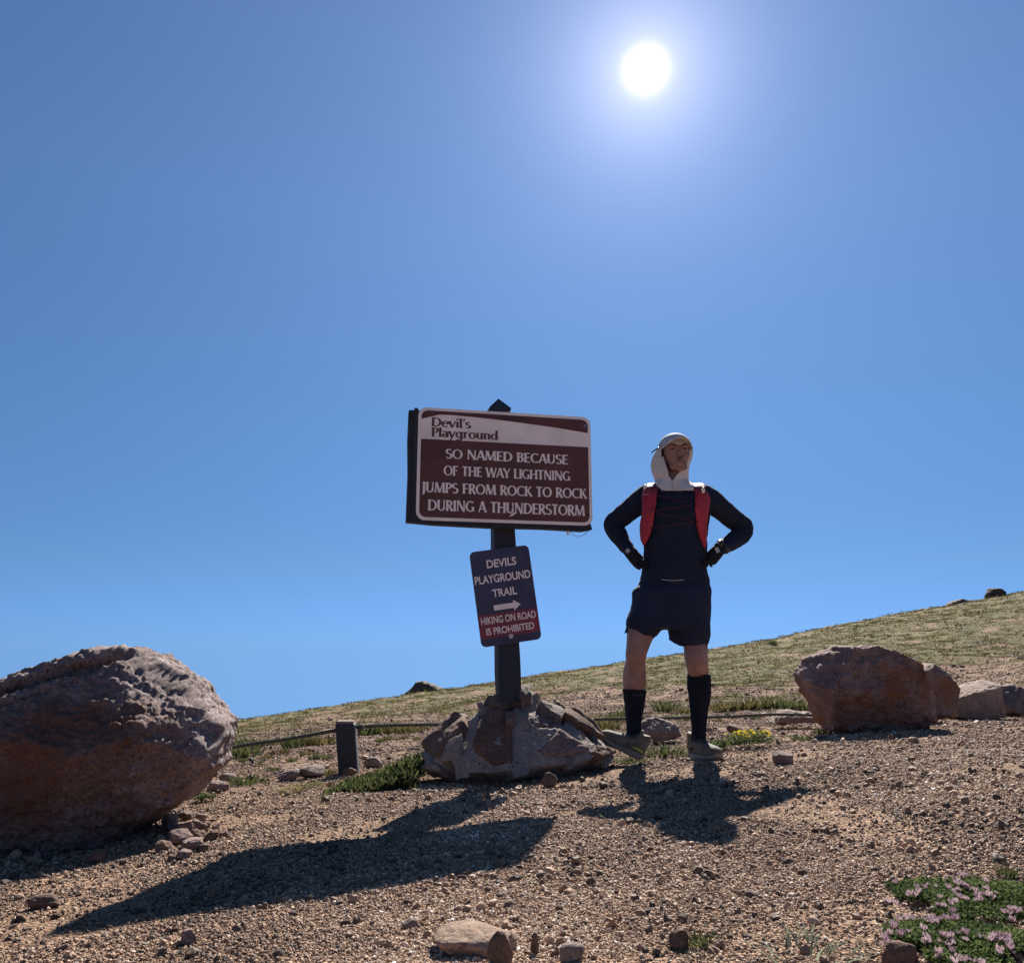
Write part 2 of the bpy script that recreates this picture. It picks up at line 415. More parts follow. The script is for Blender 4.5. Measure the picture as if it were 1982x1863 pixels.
# gravel: loose grains lying on the ground (nobody could count them)
def grain_material():
    m, t, b = new_mat('gravel_grains'); N, L = t.nodes, t.links
    a = N.new('ShaderNodeAttribute'); a.attribute_type = 'INSTANCER'; a.attribute_name = 'tint'
    r = ramp(N, [(0.0, (0.040, 0.030, 0.025)), (0.18, (0.115, 0.08, 0.055)), (0.42, (0.285, 0.176, 0.114)), (0.7, (0.40, 0.266, 0.178)), (0.9, (0.53, 0.405, 0.295)), (1.0, (0.72, 0.66, 0.57))])
    L.new(a.outputs['Fac'], r.inputs[0]); L.new(r.outputs[0], b.inputs['Base Color'])
    b.inputs['Roughness'].default_value = 0.75; b.inputs['Specular IOR Level'].default_value = 0.35
    return m
M['grain'] = grain_material()
def rand_eul(n): return np.c_[rng.uniform(0, 6.28, n), rng.uniform(0, 6.28, n), rng.uniform(0, 6.28, n)]
def gravel():
    n = 1000000
    a = rng.uniform(-R(52), R(52), n); d = np.exp(rng.uniform(math.log(0.9), math.log(27), n))
    x, y = d * np.sin(a), d * np.cos(a)
    bare = np.clip(fbm(np.c_[x, y, x * 0] * 2.2 + 31, 4) * 2.6 - 0.25, 0, 0.8)
    keep = (rng.uniform(0, 1, n) > veg_mask(x, y) * 0.95) & (rng.uniform(0, 1, n) > bare)
    x, y, d = x[keep], y[keep], d[keep]; n = len(x)
    z = np.concatenate([gz(x[i:i + 60000], y[i:i + 60000]) for i in range(0, n, 60000)])
    s = 0.00145 * np.exp(np.clip(rng.normal(0, 0.42, n), -0.9, 0.95)) * np.maximum(d / 1.5, 0.8) ** 0.55
    big = rng.uniform(0, 1, n) < 0.02 + 0.05 * np.clip(fbm(np.c_[x, y, x * 0] * 3.1 + 11, 3) * 3, 0, 1); s[big] *= rng.uniform(1.5, 3.0, big.sum())
    me = bpy.data.meshes.new('gravel'); me.vertices.add(n)
    me.vertices.foreach_set('co', np.c_[x, y, z + s * 0.35].astype(np.float32).ravel())
    def attr(nm, typ, arr, f):
        q = me.attributes.new(nm, typ, 'POINT'); q.data.foreach_set(f, np.ascontiguousarray(arr).ravel())
    attr('rot', 'FLOAT_VECTOR', rand_eul(n).astype(np.float32), 'vector')
    attr('scl', 'FLOAT_VECTOR', (s[:, None] * rng.uniform(0.7, 1.35, (n, 3))).astype(np.float32), 'vector')
    attr('pick', 'INT', rng.integers(0, 5, n).astype(np.int32), 'value')
    tn = np.clip(rng.beta(2.0, 2.0, n) + 0.30 * fbm(np.c_[x, y, z * 0] * 1.5, 3) + 0.12 * fbm(np.c_[x, y, z * 0] * 9, 2), 0, 1)
    tn[big] *= rng.uniform(.3, 1.0, big.sum())
    attr('tint', 'FLOAT', tn.astype(np.float32), 'value')
    o = bpy.data.objects.new('gravel', me); COL.objects.link(o); tag(o, None, None, kind='stuff')
    g = bpy.data.node_groups.new('gravel_nodes', 'GeometryNodeTree')
    g.interface.new_socket('Geometry', in_out='INPUT', socket_type='NodeSocketGeometry')
    g.interface.new_socket('Geometry', in_out='OUTPUT', socket_type='NodeSocketGeometry')
    N, L = g.nodes, g.links
    gi, go = N.new('NodeGroupInput'), N.new('NodeGroupOutput')
    join = N.new('GeometryNodeJoinGeometry')
    for k in range(5):
        ic = N.new('GeometryNodeMeshIcoSphere'); ic.inputs['Radius'].default_value = 1.0; ic.inputs['Subdivisions'].default_value = 2
        no = N.new('ShaderNodeTexNoise'); no.inputs['Scale'].default_value = 0.9; no.inputs['Detail'].default_value = 2
        pos = N.new('GeometryNodeInputPosition'); off = N.new('ShaderNodeVectorMath'); off.operation = 'ADD'
        off.inputs[1].default_value = (k * 7.7, k * 3.1, k * 1.3); L.new(pos.outputs[0], off.inputs[0]); L.new(off.outputs[0], no.inputs['Vector'])
        sub = N.new('ShaderNodeVectorMath'); sub.operation = 'SUBTRACT'; sub.inputs[1].default_value = (0.5, 0.5, 0.5); L.new(no.outputs['Color'], sub.inputs[0])
        mul = N.new('ShaderNodeVectorMath'); mul.operation = 'SCALE'; mul.inputs['Scale'].default_value = 1.9; L.new(sub.outputs[0], mul.inputs[0])
        sp = N.new('GeometryNodeSetPosition'); L.new(ic.outputs[0], sp.inputs['Geometry']); L.new(mul.outputs[0], sp.inputs['Offset'])
        sm = N.new('GeometryNodeSetMaterial'); sm.inputs['Material'].default_value = M['grain']; L.new(sp.outputs[0], sm.inputs[0])
        ti = N.new('GeometryNodeGeometryToInstance'); L.new(sm.outputs[0], ti.inputs[0]); L.new(ti.outputs[0], join.inputs[0])
    iop = N.new('GeometryNodeInstanceOnPoints'); iop.inputs['Pick Instance'].default_value = True
    L.new(gi.outputs[0], iop.inputs['Points']); L.new(join.outputs[0], iop.inputs['Instance'])
    def na(nm, ty):
        q = N.new('GeometryNodeInputNamedAttribute'); q.data_type = ty; q.inputs[0].default_value = nm; return q.outputs['Attribute']
    L.new(na('pick', 'INT'), iop.inputs['Instance Index'])
    e2r = N.new('FunctionNodeEulerToRotation'); L.new(na('rot', 'FLOAT_VECTOR'), e2r.inputs[0]); L.new(e2r.outputs[0], iop.inputs['Rotation'])
    L.new(na('scl', 'FLOAT_VECTOR'), iop.inputs['Scale'])
    L.new(iop.outputs[0], go.inputs[0])
    md = o.modifiers.new('gravel', 'NODES'); md.node_group = g
    me.materials.append(M['grain'])
gravel()

# ------------------------------------------------------------------ rocks
def displace(V, F, amp, scale, oct=5, seed=0.0, ridge=False):
    me = fast_mesh('t', V, F); n = get_no(me); bpy.data.meshes.remove(me)
    h = fbm(V * scale + seed, oct)
    if ridge: h = 1 - 2 * np.abs(h)
    if ridge == 2:
        h = fbm(V * scale * np.array([1, 1, 1.5]) + seed, oct) * 5; f = h - np.floor(h); h = (np.floor(h) + np.clip((f - .62) / .38, 0, 1)) / 5 * 1.6
    return V + n * (h * amp)[:, None]
def cut(V, planes, soft=0.12):
    for n, d in planes:
        n = np.asarray(n, float); n = n / np.linalg.norm(n)
        q = V @ n - d; V = V - np.where(q > 0, q * (1 - soft), 0)[:, None] * n
    return V
def rock_shape(size, seed, sub=4, cuts=9, rough=0.05, boxy=0.75):
    r = np.random.default_rng(seed); V, F = ICO[sub]; V = V.copy()
    V = np.sign(V) * np.abs(V) ** boxy
    V = V / np.maximum(1, np.linalg.norm(V, axis=1) / 1.35)[:, None]
    pl = []
    for _ in range(cuts):
        n = r.normal(size=3); n /= np.linalg.norm(n); pl.append((n, r.uniform(0.62, 0.92)))
    V = cut(V, pl)
    V = displace(V, F, 0.10, 1.5, 3, seed * 3.1)
    V = displace(V, F, rough, 5.0, 4, seed * 1.7)
    lo, hi = V.min(0), V.max(0); V = (V - (lo + hi) / 2) / (hi - lo)
    return V * np.asarray(size, float), F
def put_rock(label, px, py, w, h, mat, seed, depth=0.8, name='rock', cat='rock', group=None, sub=4, sink=0.12, rough=0.05, yaw=0.0, Y=None, cuts=9, boxy=0.75):
    """a rock whose foot meets the ground on the sight line (px, py); w, h in photo pixels"""
    P = ground_at(px, py)
    if Y is not None:
        P = at(px, py, Y)
    k = mpp(P); w, h = w * k, h * k
    V, F = rock_shape((w, w * depth, h * (1 + sink)), seed, sub, cuts, rough, boxy)
    c, s = math.cos(yaw), math.sin(yaw)
    V = np.c_[V[:, 0] * c - V[:, 1] * s, V[:, 0] * s + V[:, 1] * c, V[:, 2]]
    V[:, 2] += h * (1 + sink) / 2 - h * sink
    o = mesh_obj(name, V, F, M[mat]); o.location = P + np.array([0, w * depth * 0.4, 0])
    return tag(o, label, cat, group)

def boulder(name, poly, Y, depth, planes, mat, label, amps, sub=6, p=0.62, cen=None, fit=1.0, strata=None):
    """a boulder modelled from its outline: a rounded block with the given depth, then split faces and roughness"""
    Q = np.array([at(x, y, Y) for x, y in poly]); c = np.array(at(*cen, Y)) if cen else Q.mean(0)
    ph = np.arctan2(Q[:, 2] - c[2], Q[:, 0] - c[0]); rr = np.hypot(Q[:, 0] - c[0], Q[:, 2] - c[2])
    o_ = np.argsort(ph); ph, rr = ph[o_], rr[o_]
    D, F = ICO[sub]; rho = np.hypot(D[:, 0], D[:, 2]); al = np.arctan2(D[:, 2], D[:, 0])
    # radius along the outline polygon (straight chords between the points)
    pts = np.c_[rr * np.cos(ph), rr * np.sin(ph)]; n = len(pts)
    idx = np.searchsorted(ph, al) % n; A = pts[idx - 1]; B = pts[idx]
    dx, dz = np.cos(al), np.sin(al); e = B - A
    den = dx * e[:, 1] - dz * e[:, 0]; den = np.where(np.abs(den) < 1e-9, 1e-9, den)
    r = (A[:, 0] * e[:, 1] - A[:, 1] * e[:, 0]) / den
    s = np.clip(rho, 0, 1); th = np.arcsin(s)
    gi = np.sin(th) ** p; gy = np.cos(th) ** p * np.sign(D[:, 1])
    V = np.c_[r * dx * gi, depth * gy, r * dz * gi]
    V = displace(V * fit, F, *amps[0][:3], 5.5)
    V = cut(V, planes, 0.025)
    if strata:                                             # slabs split along bedding planes on the upper back
        for sn, s0, wd, dp, xmax in strata:
            q = V @ np.array(sn) + 0.012 * fbm(V * 5, 3); g = np.exp(-((q - s0) / wd) ** 4) * np.clip((xmax - V[:, 0]) * 9, 0, 1)
            V = V + (g * dp)[:, None] * np.array([0.0, 0.8, -0.6])
    for amp, scl, oc, rd in amps[1:]: V = displace(V, F, amp, scl, oc, 3.3 + scl, rd)
    me = fast_mesh(name, V, F); o = link(name, me, M[mat]); o.location = c
    return tag(o, label, 'boulder'), V + c

left_poly = [(-150, 1420), (-110, 1365), (0, 1318), (64, 1292), (129, 1268), (193, 1238), (258, 1234), (296, 1246), (348, 1284), (374, 1302),
             (412, 1349), (448, 1400), (444, 1438), (431, 1470), (433, 1488), (400, 1517), (366, 1556), (304, 1592), (258, 1628), (193, 1654),
             (129, 1658), (52, 1662), (-30, 1668), (-110, 1640), (-150, 1560)]
left_boulder, _ = boulder('boulder', left_poly, 2.95, 0.50,
    [((0.08, -0.71, 0.70), 0.258), ((0.45, -0.42, 0.79), 0.325), ((-0.1, -0.96, -0.28), 0.30), ((0.55, -0.60, -0.35), 0.37), ((0.62, -0.12, 0.77), 0.418), ((0.80, -0.45, 0.30), 0.43), ((-0.40, -0.30, 0.87), 0.325)],
    'granite_left', 'huge pinkish grey boulder with a rough sunlit top at the left edge', [(0.025, 2.2, 3), (0.010, 5, 3, 2), (0.009, 22, 4, 2), (0.011, 60, 3, False), (0.006, 130, 2, False)],
    sub=7, cen=(150, 1440), fit=0.955, strata=[((-0.344, 0, 0.939), 0.243, 0.017, 0.06, 0.22), ((-0.344, 0, 0.939), 0.185, 0.007, 0.018, 0.10), ((-0.36, 0, 0.93), 0.300, 0.006, 0.02, 0.0)])
left_boulder.location.x -= 0.018
right_poly = [(1545, 1308), (1555, 1278), (1590, 1256), (1612, 1250), (1640, 1250), (1678, 1239), (1712, 1248), (1762, 1270), (1778, 1292), (1790, 1330),
              (1800, 1378), (1796, 1392), (1782, 1402), (1782, 1424), (1740, 1424), (1690, 1420), (1620, 1416), (1598, 1413), (1582, 1390), (1568, 1355), (1553, 1325)]
right_boulder, _ = boulder('boulder', right_poly, 5.2, 0.33,
    [((0.05, -0.93, 0.36), 0.225), ((0.0, -0.86, -0.51), 0.20), ((-0.62, -0.40, 0.67), 0.315), ((0.55, -0.45, 0.70), 0.345), ((0.85, -0.5, 0.05), 0.345)],
    'granite_red', 'big reddish boulder standing on the gravel right of the person', [(0.03, 2.6, 3), (0.020, 6, 4, 2), (0.011, 20, 4, 2), (0.007, 65, 3, False)], sub=7, p=0.62, fit=0.955)
right_boulder.location.x += 0.02

def small_rock(poly, Y, depth, planes, mat, label, seed=0, p=0.6, fit=0.98, sub=6):
    w = abs(max(q[0] for q in poly) - min(q[0] for q in poly)) / 1516 * Y
    o, _ = boulder('rock', poly, Y, depth, planes, mat, label, [(0.05 * w, 3 / w, 3), (0.03 * w, 8 / w, 5, False), (0.016 * w, 25 / w, 4, False)], sub=sub, p=p, fit=fit)
    o['category'] = 'rock'; return o
small_rock([(1760, 1300), (1778, 1288), (1797, 1283), (1815, 1289), (1832, 1304), (1841, 1322), (1838, 1345), (1830, 1362), (1830, 1388), (1790, 1392), (1760, 1380)], 6.9, 0.26,
           [((0.1, -0.95, 0.1), 0.16), ((0.5, -0.6, 0.6), 0.17)], 'granite_red', 'rounded pink rock half hidden behind the right side of the big reddish boulder')
small_rock([(1830, 1386), (1833, 1350), (1848, 1336), (1885, 1324), (1915, 1315), (1927, 1320), (1931, 1352), (1930, 1384), (1900, 1388), (1860, 1392)], 7.2, 0.26,
           [((0.0, -1.0, 0.05), 0.15), ((-0.22, -0.25, 0.94), 0.112), ((0.97, -0.25, 0), 0.205)], 'granite_pale', 'low grey block with a bright sloping sunlit top behind the reddish boulder', p=0.5)
small_rock([(1928, 1380), (1930, 1342), (1940, 1328), (1958, 1324), (1980, 1334), (1998, 1350), (2006, 1372), (2000, 1388), (1960, 1388)], 7.4, 0.24,
           [((0.1, -0.9, 0.4), 0.14), ((-0.5, -0.5, 0.7), 0.13)], 'granite_grey', 'rounded grey rock at the right edge beside the sloping topped block')
small_rock([(1490, 1398), (1500, 1386), (1512, 1377), (1535, 1374), (1565, 1375), (1584, 1382), (1590, 1395), (1560, 1397), (1520, 1401)], 6.6, 0.16,
           [((0.0, -0.42, 0.91), 0.045), ((0, -1, -.1), .1)], 'granite_pale', 'long flat pale rock lying left of the reddish boulder')
small_rock([(1236, 1428), (1240, 1400), (1252, 1390), (1275, 1387), (1297, 1393), (1311, 1404), (1316, 1422), (1300, 1428), (1262, 1435)], 5.4, 0.13,
           [((0.0, -0.65, 0.76), 0.05), ((0.0, -1.0, -0.1), 0.09)], 'granite_grey', 'low rough pinkish rock seen between the legs of the person')
put_rock('small dark mauve rock behind the yellow flowers', 1424, 1420, 30, 18, 'granite_brown', 14)
put_rock('tiny grey rock just right of the right sock', 1373, 1419, 16, 11, 'granite_grey', 15)
for poly, Y, dp, pl, lb in (
    ([(776, 1352), (784, 1340), (802, 1327), (806, 1320), (826, 1318), (842, 1322), (856, 1331), (868, 1336), (864, 1350)], 56, 0.9, [((-0.3, -0.8, 0.5), 0.75)], 'dark humped rock outcrop on the skyline left of the sign post'),
    ([(1908, 1166), (1910, 1148), (1914, 1139), (1935, 1138), (1944, 1144), (1945, 1156), (1952, 1163), (1940, 1170)], 55, 0.6, [((0, -1, 0.1), 0.42)], 'square dark rock standing on the hilltop at upper right'),
    ([(1834, 1184), (1850, 1174), (1868, 1165), (1884, 1162), (1896, 1168), (1884, 1180), (1860, 1188)], 50, 0.7, [((0, -0.7, 0.7), 0.3)], 'low sloping hump of dark rock just below the hilltop block'),
    ([(1825, 1176), (1836, 1166), (1870, 1158), (1896, 1160), (1912, 1162), (1890, 1170), (1850, 1176)], 58, 0.7, [((0, -0.7, 0.7), 0.35)], 'thin slanting ledge on the skyline left of the hilltop block')):
    o = small_rock(poly, Y, dp, pl, 'granite_lichen', lb, p=0.7, sub=5); o['category'] = 'outcrop'; o.name = 'rock_outcrop'
put_rock('upper of two small rocks beside the right end of the huge left boulder', 436, 1516, 36, 18, 'granite_red', 51)
put_rock('lower of two small rocks beside the right end of the huge left boulder', 418, 1532, 40, 20, 'granite_red', 52)
put_rock('rounded grey rock on the gravel left of the wooden bollard', 556, 1512, 44, 22, 'granite_grey', 53, boxy=0.55, cuts=11, rough=0.09, sub=5)
put_rock('pale grey rock between the rounded rock and the wooden bollard', 596, 1508, 56, 24, 'granite_grey', 54, boxy=0.55, cuts=11, rough=0.09, sub=5)
put_rock('small tan stone leaning on the foot of the wooden bollard', 674, 1503, 30, 18, 'granite_brown', 55)
put_rock('grey rock just right of the wooden bollard', 720, 1486, 38, 20, 'granite_grey', 56, boxy=0.55, cuts=11, rough=0.09, sub=5)
put_rock('round tan stone lying on the gravel in front of the stone base', 1064, 1524, 32, 27, 'granite_brown', 61, 0.9, cat='stone', name='stone', boxy=0.95)
put_rock('angular grey stone on the gravel right of the right shoe', 1520, 1481, 38, 26, 'granite_grey', 62, 0.8, cat='stone', name='stone', boxy=0.6, cuts=6)
put_rock('large cream half buried rock at the bottom centre', 915, 1858, 178, 46, 'granite_tan', 63, 0.95, rough=0.05, boxy=0.9, sink=0.6, sub=5)
put_rock('dark blocky stone in front of the cream half buried rock', 968, 1876, 52, 64, 'granite_brown', 64, 0.8, cat='stone', name='stone', boxy=0.7)
put_rock('thin upright sliver of stone right of the cream rock', 1035, 1848, 17, 40, 'granite_brown', 65, 0.7, cat='stone', name='stone', boxy=0.9)
put_rock('grey wedge shaped stone at the bottom edge', 1108, 1866, 48, 34, 'granite_grey', 66, 0.7, cat='stone', name='stone', boxy=0.6, cuts=6)
put_rock('flat dark stone in the sunlit strip at lower left', 77, 1760, 62, 24, 'granite_brown', 67, 0.6, cat='stone', name='stone')
put_rock('brown stone with a bright right face at lower left', 360, 1831, 34, 28, 'granite_red', 68, 0.8, cat='stone', name='stone')
put_rock('dark square stone at the edge of the flowering clover', 1750, 1876, 66, 46, 'granite_brown', 69, 0.6, cat='stone', name='stone', boxy=0.5, cuts=4)
put_rock('dark stone beside the small green sprout near the bottom', 1318, 1838, 40, 34, 'granite_brown', 70, 0.8, cat='stone', name='stone')
put_rock('dark grey stone on the gravel between the shadow and the cream rock', 792, 1800, 34, 20, 'granite_grey', 71, 0.8, cat='stone', name='stone')
# rubble heaped under the right end of the left boulder
for i, (x, y, w, h, m) in enumerate([(322, 1606, 34, 30, 'granite_pale'), (352, 1612, 30, 18, 'granite_red'), (375, 1606, 30, 16, 'granite_red'), (340, 1636, 46, 28, 'granite_red'),
                                     (366, 1648, 44, 22, 'granite_red'), (405, 1628, 28, 18, 'granite_brown'), (430, 1625, 24, 16, 'granite_brown'), (310, 1650, 34, 20, 'granite_brown'),
                                     (356, 1588, 28, 16, 'granite_brown'), (395, 1604, 22, 12, 'granite_red'), (385, 1590, 24, 14, 'granite_pale'), (180, 1672, 34, 24, 'granite_brown'), (338, 1616, 24, 20, 'granite_red'), (372, 1626, 26, 20, 'granite_brown'), (350, 1664, 30, 18, 'granite_red'), (392, 1650, 22, 14, 'granite_brown'), (415, 1606, 18, 12, 'granite_red'), (330, 1668, 20, 12, 'granite_brown')]):
    lab = 'jagged brown stone in the rubble under the right end of the huge left boulder'
    if i == 0: lab = 'bright white faced chunk leaning against the underside of the left boulder'
    if i == 11: lab = 'dark stone in the shade directly below the huge left boulder'
    put_rock(lab, x, y, w, h, m, 100 + i, 0.9, cat='stone', name='stone', group='rubble under the left boulder' if i not in (0, 11) else None, boxy=0.5, sub=4, cuts=11, rough=0.09, yaw=i * 1.3)

def scatter_stones():
    protos = []
    for s in range(7):
        V, F = rock_shape((1, 1, 0.8), 300 + s, 3, 8, 0.06, 0.7)
        me = fast_mesh('stone', V, F); protos.append(me)
    mats = ['granite_brown', 'granite_brown', 'granite_grey', 'granite_red']
    vs = {}
    for i in range(285):
        px = random.uniform(-20, 2000); py = 1450 + 400 * random.random() ** 0.8
        if 600 < px < 1260 and py < 1500: continue
        if px < 330 and py < 1690: continue
        P = ground_at(px, py); s = 0.007 + 0.016 * random.random() ** 2 * (1.35 if random.random() < 0.15 else 1) * (P[1] / 2.2) ** 0.5
        k = (random.randrange(7), random.choice(mats))
        if k not in vs:
            me = protos[k[0]].copy(); me.materials.clear(); me.materials.append(M[k[1]]); vs[k] = me
        o = bpy.data.objects.new('stone', vs[k]); COL.objects.link(o)
        o.location = P + np.array([0, 0, s * 0.25]); o.scale = (s, s * random.uniform(0.7, 1.1), s * random.uniform(0.6, 0.95))
        o.rotation_euler = (random.uniform(-.4, .4), random.uniform(-.4, .4), random.uniform(0, 6.28))
        tag(o, 'small dark loose stone lying on the open gravel', 'stone', 'small loose stones scattered on the gravel')
scatter_stones()

# ------------------------------------------------------------------ materials for made things
M['post_wood'] = plain('painted_dark_timber', (0.017, 0.022, 0.036), 0.75, bump=0.5, bscale=60, vary=0.3, vscale=20)
M['board'] = plain('dark_backing_board', (0.015, 0.019, 0.030), 0.8, bump=0.4, bscale=80, vary=0.3)
M['sign_white'] = plain('sign_white', (0.82, 0.76, 0.71), 0.6, vary=0.09, vscale=9)
M['sign_brown'] = plain('sign_brown', (0.095, 0.032, 0.028), 0.6, vary=0.22, vscale=7, bump=0.15, bscale=40)
M['sign_blue'] = plain('sign_navy', (0.030, 0.034, 0.085), 0.55, vary=0.25, vscale=9, bump=0.15, bscale=40)
M['sign_red'] = plain('sign_red', (0.20, 0.028, 0.052), 0.55, vary=0.25, vscale=12)
M['sign_letter'] = plain('sign_letter_white', (0.82, 0.74, 0.71), 0.55, vary=0.06, vscale=60)
M['steel'] = plain('bolt_steel', (0.42, 0.42, 0.44), 0.35, metal=0.8, vary=0.1)
M['rope'] = plain('old_rope', (0.065, 0.068, 0.06), 0.9, bump=0.8, bscale=120)
M['shirt'] = plain('black_running_shirt', (0.014, 0.020, 0.040), 0.85, bump=0.25, bscale=500, vary=0.2, vscale=8, spec=0.2)
M['shorts'] = plain('navy_shorts', (0.012, 0.019, 0.043), 0.75, bump=0.25, bscale=400, vary=0.25, vscale=9, spec=0.25)
M['sock'] = plain('black_sock', (0.009, 0.012, 0.021), 0.95, bump=0.4, bscale=600, spec=0.15)
M['glove'] = plain('black_glove', (0.011, 0.012, 0.015), 0.85, bump=0.3, bscale=300, spec=0.25)
M['vest'] = plain('red_vest_fabric', (0.40, 0.030, 0.050), 0.6, bump=0.3, bscale=250, vary=0.18, vscale=25, spec=0.3)
M['vest_dark'] = plain('maroon_vest_strap', (0.15, 0.014, 0.030), 0.7, bump=0.3, bscale=250, vary=0.2)
M['cord'] = plain('maroon_bungee_cord', (0.075, 0.018, 0.03), 0.7)
M['cap_white'] = plain('bottle_cap_white', (0.80, 0.79, 0.76), 0.35, vary=0.03)
M['hood'] = plain('cream_hood_cloth', (0.68, 0.60, 0.52), 0.85, bump=0.2, bscale=300, vary=0.05, spec=0.2)
M['hat'] = plain('pale_grey_cap_cloth', (0.40, 0.42, 0.46), 0.85, bump=0.2, bscale=400, vary=0.05, spec=0.2)
M['brim'] = plain('cap_brim_cloth', (0.52, 0.47, 0.42), 0.85, bump=0.2, bscale=400, vary=0.05, spec=0.2)
M['reflect'] = plain('reflective_tab', (0.36, 0.36, 0.37), 0.4, vary=0.05)
M['shoe'] = plain('grey_olive_shoe', (0.105, 0.10, 0.078), 0.85, bump=0.5, bscale=220, vary=0.35, vscale=30)
M['sole'] = plain('shoe_sole', (0.20, 0.185, 0.155), 0.85, bump=0.3, bscale=120, vary=0.15)
M['lace'] = plain('shoe_lace', (0.05, 0.055, 0.06), 0.8)
M['accent'] = plain('yellow_shoe_accent', (0.42, 0.42, 0.06), 0.6)
M['eye'] = plain('eye_dark', (0.02, 0.015, 0.013), 0.3)
M['hair'] = plain('dark_hair', (0.05, 0.034, 0.03), 0.7)
M['lip'] = plain('lip', (0.20, 0.085, 0.08), 0.6)
M['watch'] = plain('watch_black', (0.015, 0.016, 0.018), 0.25)
def skin_mat():
    m, t, b = new_mat('sun_tanned_skin'); N, L = t.nodes, t.links
    co = N.new('ShaderNodeTexCoord'); n = N.new('ShaderNodeTexNoise'); n.inputs['Scale'].default_value = 18; n.inputs['Detail'].default_value = 6
    L.new(co.outputs['Object'], n.inputs['Vector'])
    r = ramp(N, [(0.35, (0.235, 0.128, 0.100)), (0.65, (0.32, 0.182, 0.145))]); L.new(n.outputs['Fac'], r.inputs[0])
    L.new(r.outputs[0], b.inputs['Base Color']); b.inputs['Roughness'].default_value = 0.5
    b.inputs['Subsurface Weight'].default_value = 0.08; b.inputs['Subsurface Radius'].default_value = (0.02, 0.008, 0.004)
    b.inputs['Specular IOR Level'].default_value = 0.35
    return m
M['skin'] = skin_mat()
def leaf_mat(name, dark, light, scale=6.0, tr=0.35):
    m, t, b = new_mat(name); N, L = t.nodes, t.links
    co = N.new('ShaderNodeTexCoord'); n = N.new('ShaderNodeTexNoise'); n.inputs['Scale'].default_value = scale; n.inputs['Detail'].default_value = 5
    L.new(co.outputs['Object'], n.inputs['Vector'])
    a = N.new('ShaderNodeAttribute'); a.attribute_name = 'tone'
    ad = N.new('ShaderNodeMath'); ad.operation = 'ADD'; L.new(n.outputs['Fac'], ad.inputs[0]); L.new(a.outputs['Fac'], ad.inputs[1])
    r = ramp(N, [(0.25, dark), (0.85, light)]); L.new(ad.outputs[0], r.inputs[0])
    L.new(r.outputs[0], b.inputs['Base Color']); b.inputs['Roughness'].default_value = 0.95; b.inputs['Specular IOR Level'].default_value = 0.05
    tl = N.new('ShaderNodeBsdfTranslucent'); L.new(r.outputs[0], tl.inputs[0])
    mx = N.new('ShaderNodeMixShader'); mx.inputs[0].default_value = tr
    L.new(b.outputs[0], mx.inputs[1]); L.new(tl.outputs[0], mx.inputs[2]); L.new(mx.outputs[0], N['Material Output'].inputs[0])
    return m
M['leaf'] = leaf_mat('green_leaves', (0.035, 0.06, 0.022), (0.15, 0.19, 0.065), 14)
M['grass'] = leaf_mat('dry_grass', (0.068, 0.062, 0.024), (0.175, 0.145, 0.062), 0.9, 0.28)
M['grass_green'] = leaf_mat('green_grass', (0.035, 0.05, 0.02), (0.11, 0.12, 0.045), 5, 0.35)
M['silver_leaf'] = leaf_mat('silvery_leaves', (0.12, 0.14, 0.10), (0.26, 0.28, 0.20), 9)
M['clover_flower'] = leaf_mat('clover_flower_pink', (0.28, 0.15, 0.20), (0.55, 0.45, 0.46), 40, 0.3)
M['yellow_flower'] = leaf_mat('yellow_flower', (0.55, 0.42, 0.03), (0.75, 0.62, 0.10), 20, 0.3)
M['blue_flower'] = leaf_mat('blue_flower', (0.06, 0.10, 0.42), (0.16, 0.22, 0.60), 20, 0.3)

# ------------------------------------------------------------------ stone base of the sign
BASE_C = ground_at(1005, 1480); BASE_C = np.array([0.03, 4.10, 0.0]); BASE_C[2] = gz1(0.03, 4.10)
BR, BH = 0.475, 0.385
def base_z(x, y):
    dx, dy = (x - BASE_C[0]), (y - BASE_C[1])
    r = np.sqrt(dx ** 2 + (dy / 0.76) ** 2) / BR
    prof = np.interp(r, [0, 0.16, 0.3, 0.55, 0.8, 0.95, 1.0, 1.3], [1.0, 0.97, 0.87, 0.68, 0.44, 0.25, 0.17, -0.6])
    return BASE_C[2] + 0.06 * dx + BH * prof
def base_hit(px, py):
    r = ray(px, py); ks = np.linspace(3.0, 4.6, 900) / r[1]
    P = np.array([0, 0, CAMH]) + ks[:, None] * r
    b = P[:, 2] <= base_z(P[:, 0], P[:, 1])
    return P[int(np.argmax(b))] if b.any() else at(px, py, BASE_C[1])
base = empty('stone_plinth', BASE_C, 'domed base of rough stones set in mortar under the sign post', 'plinth')
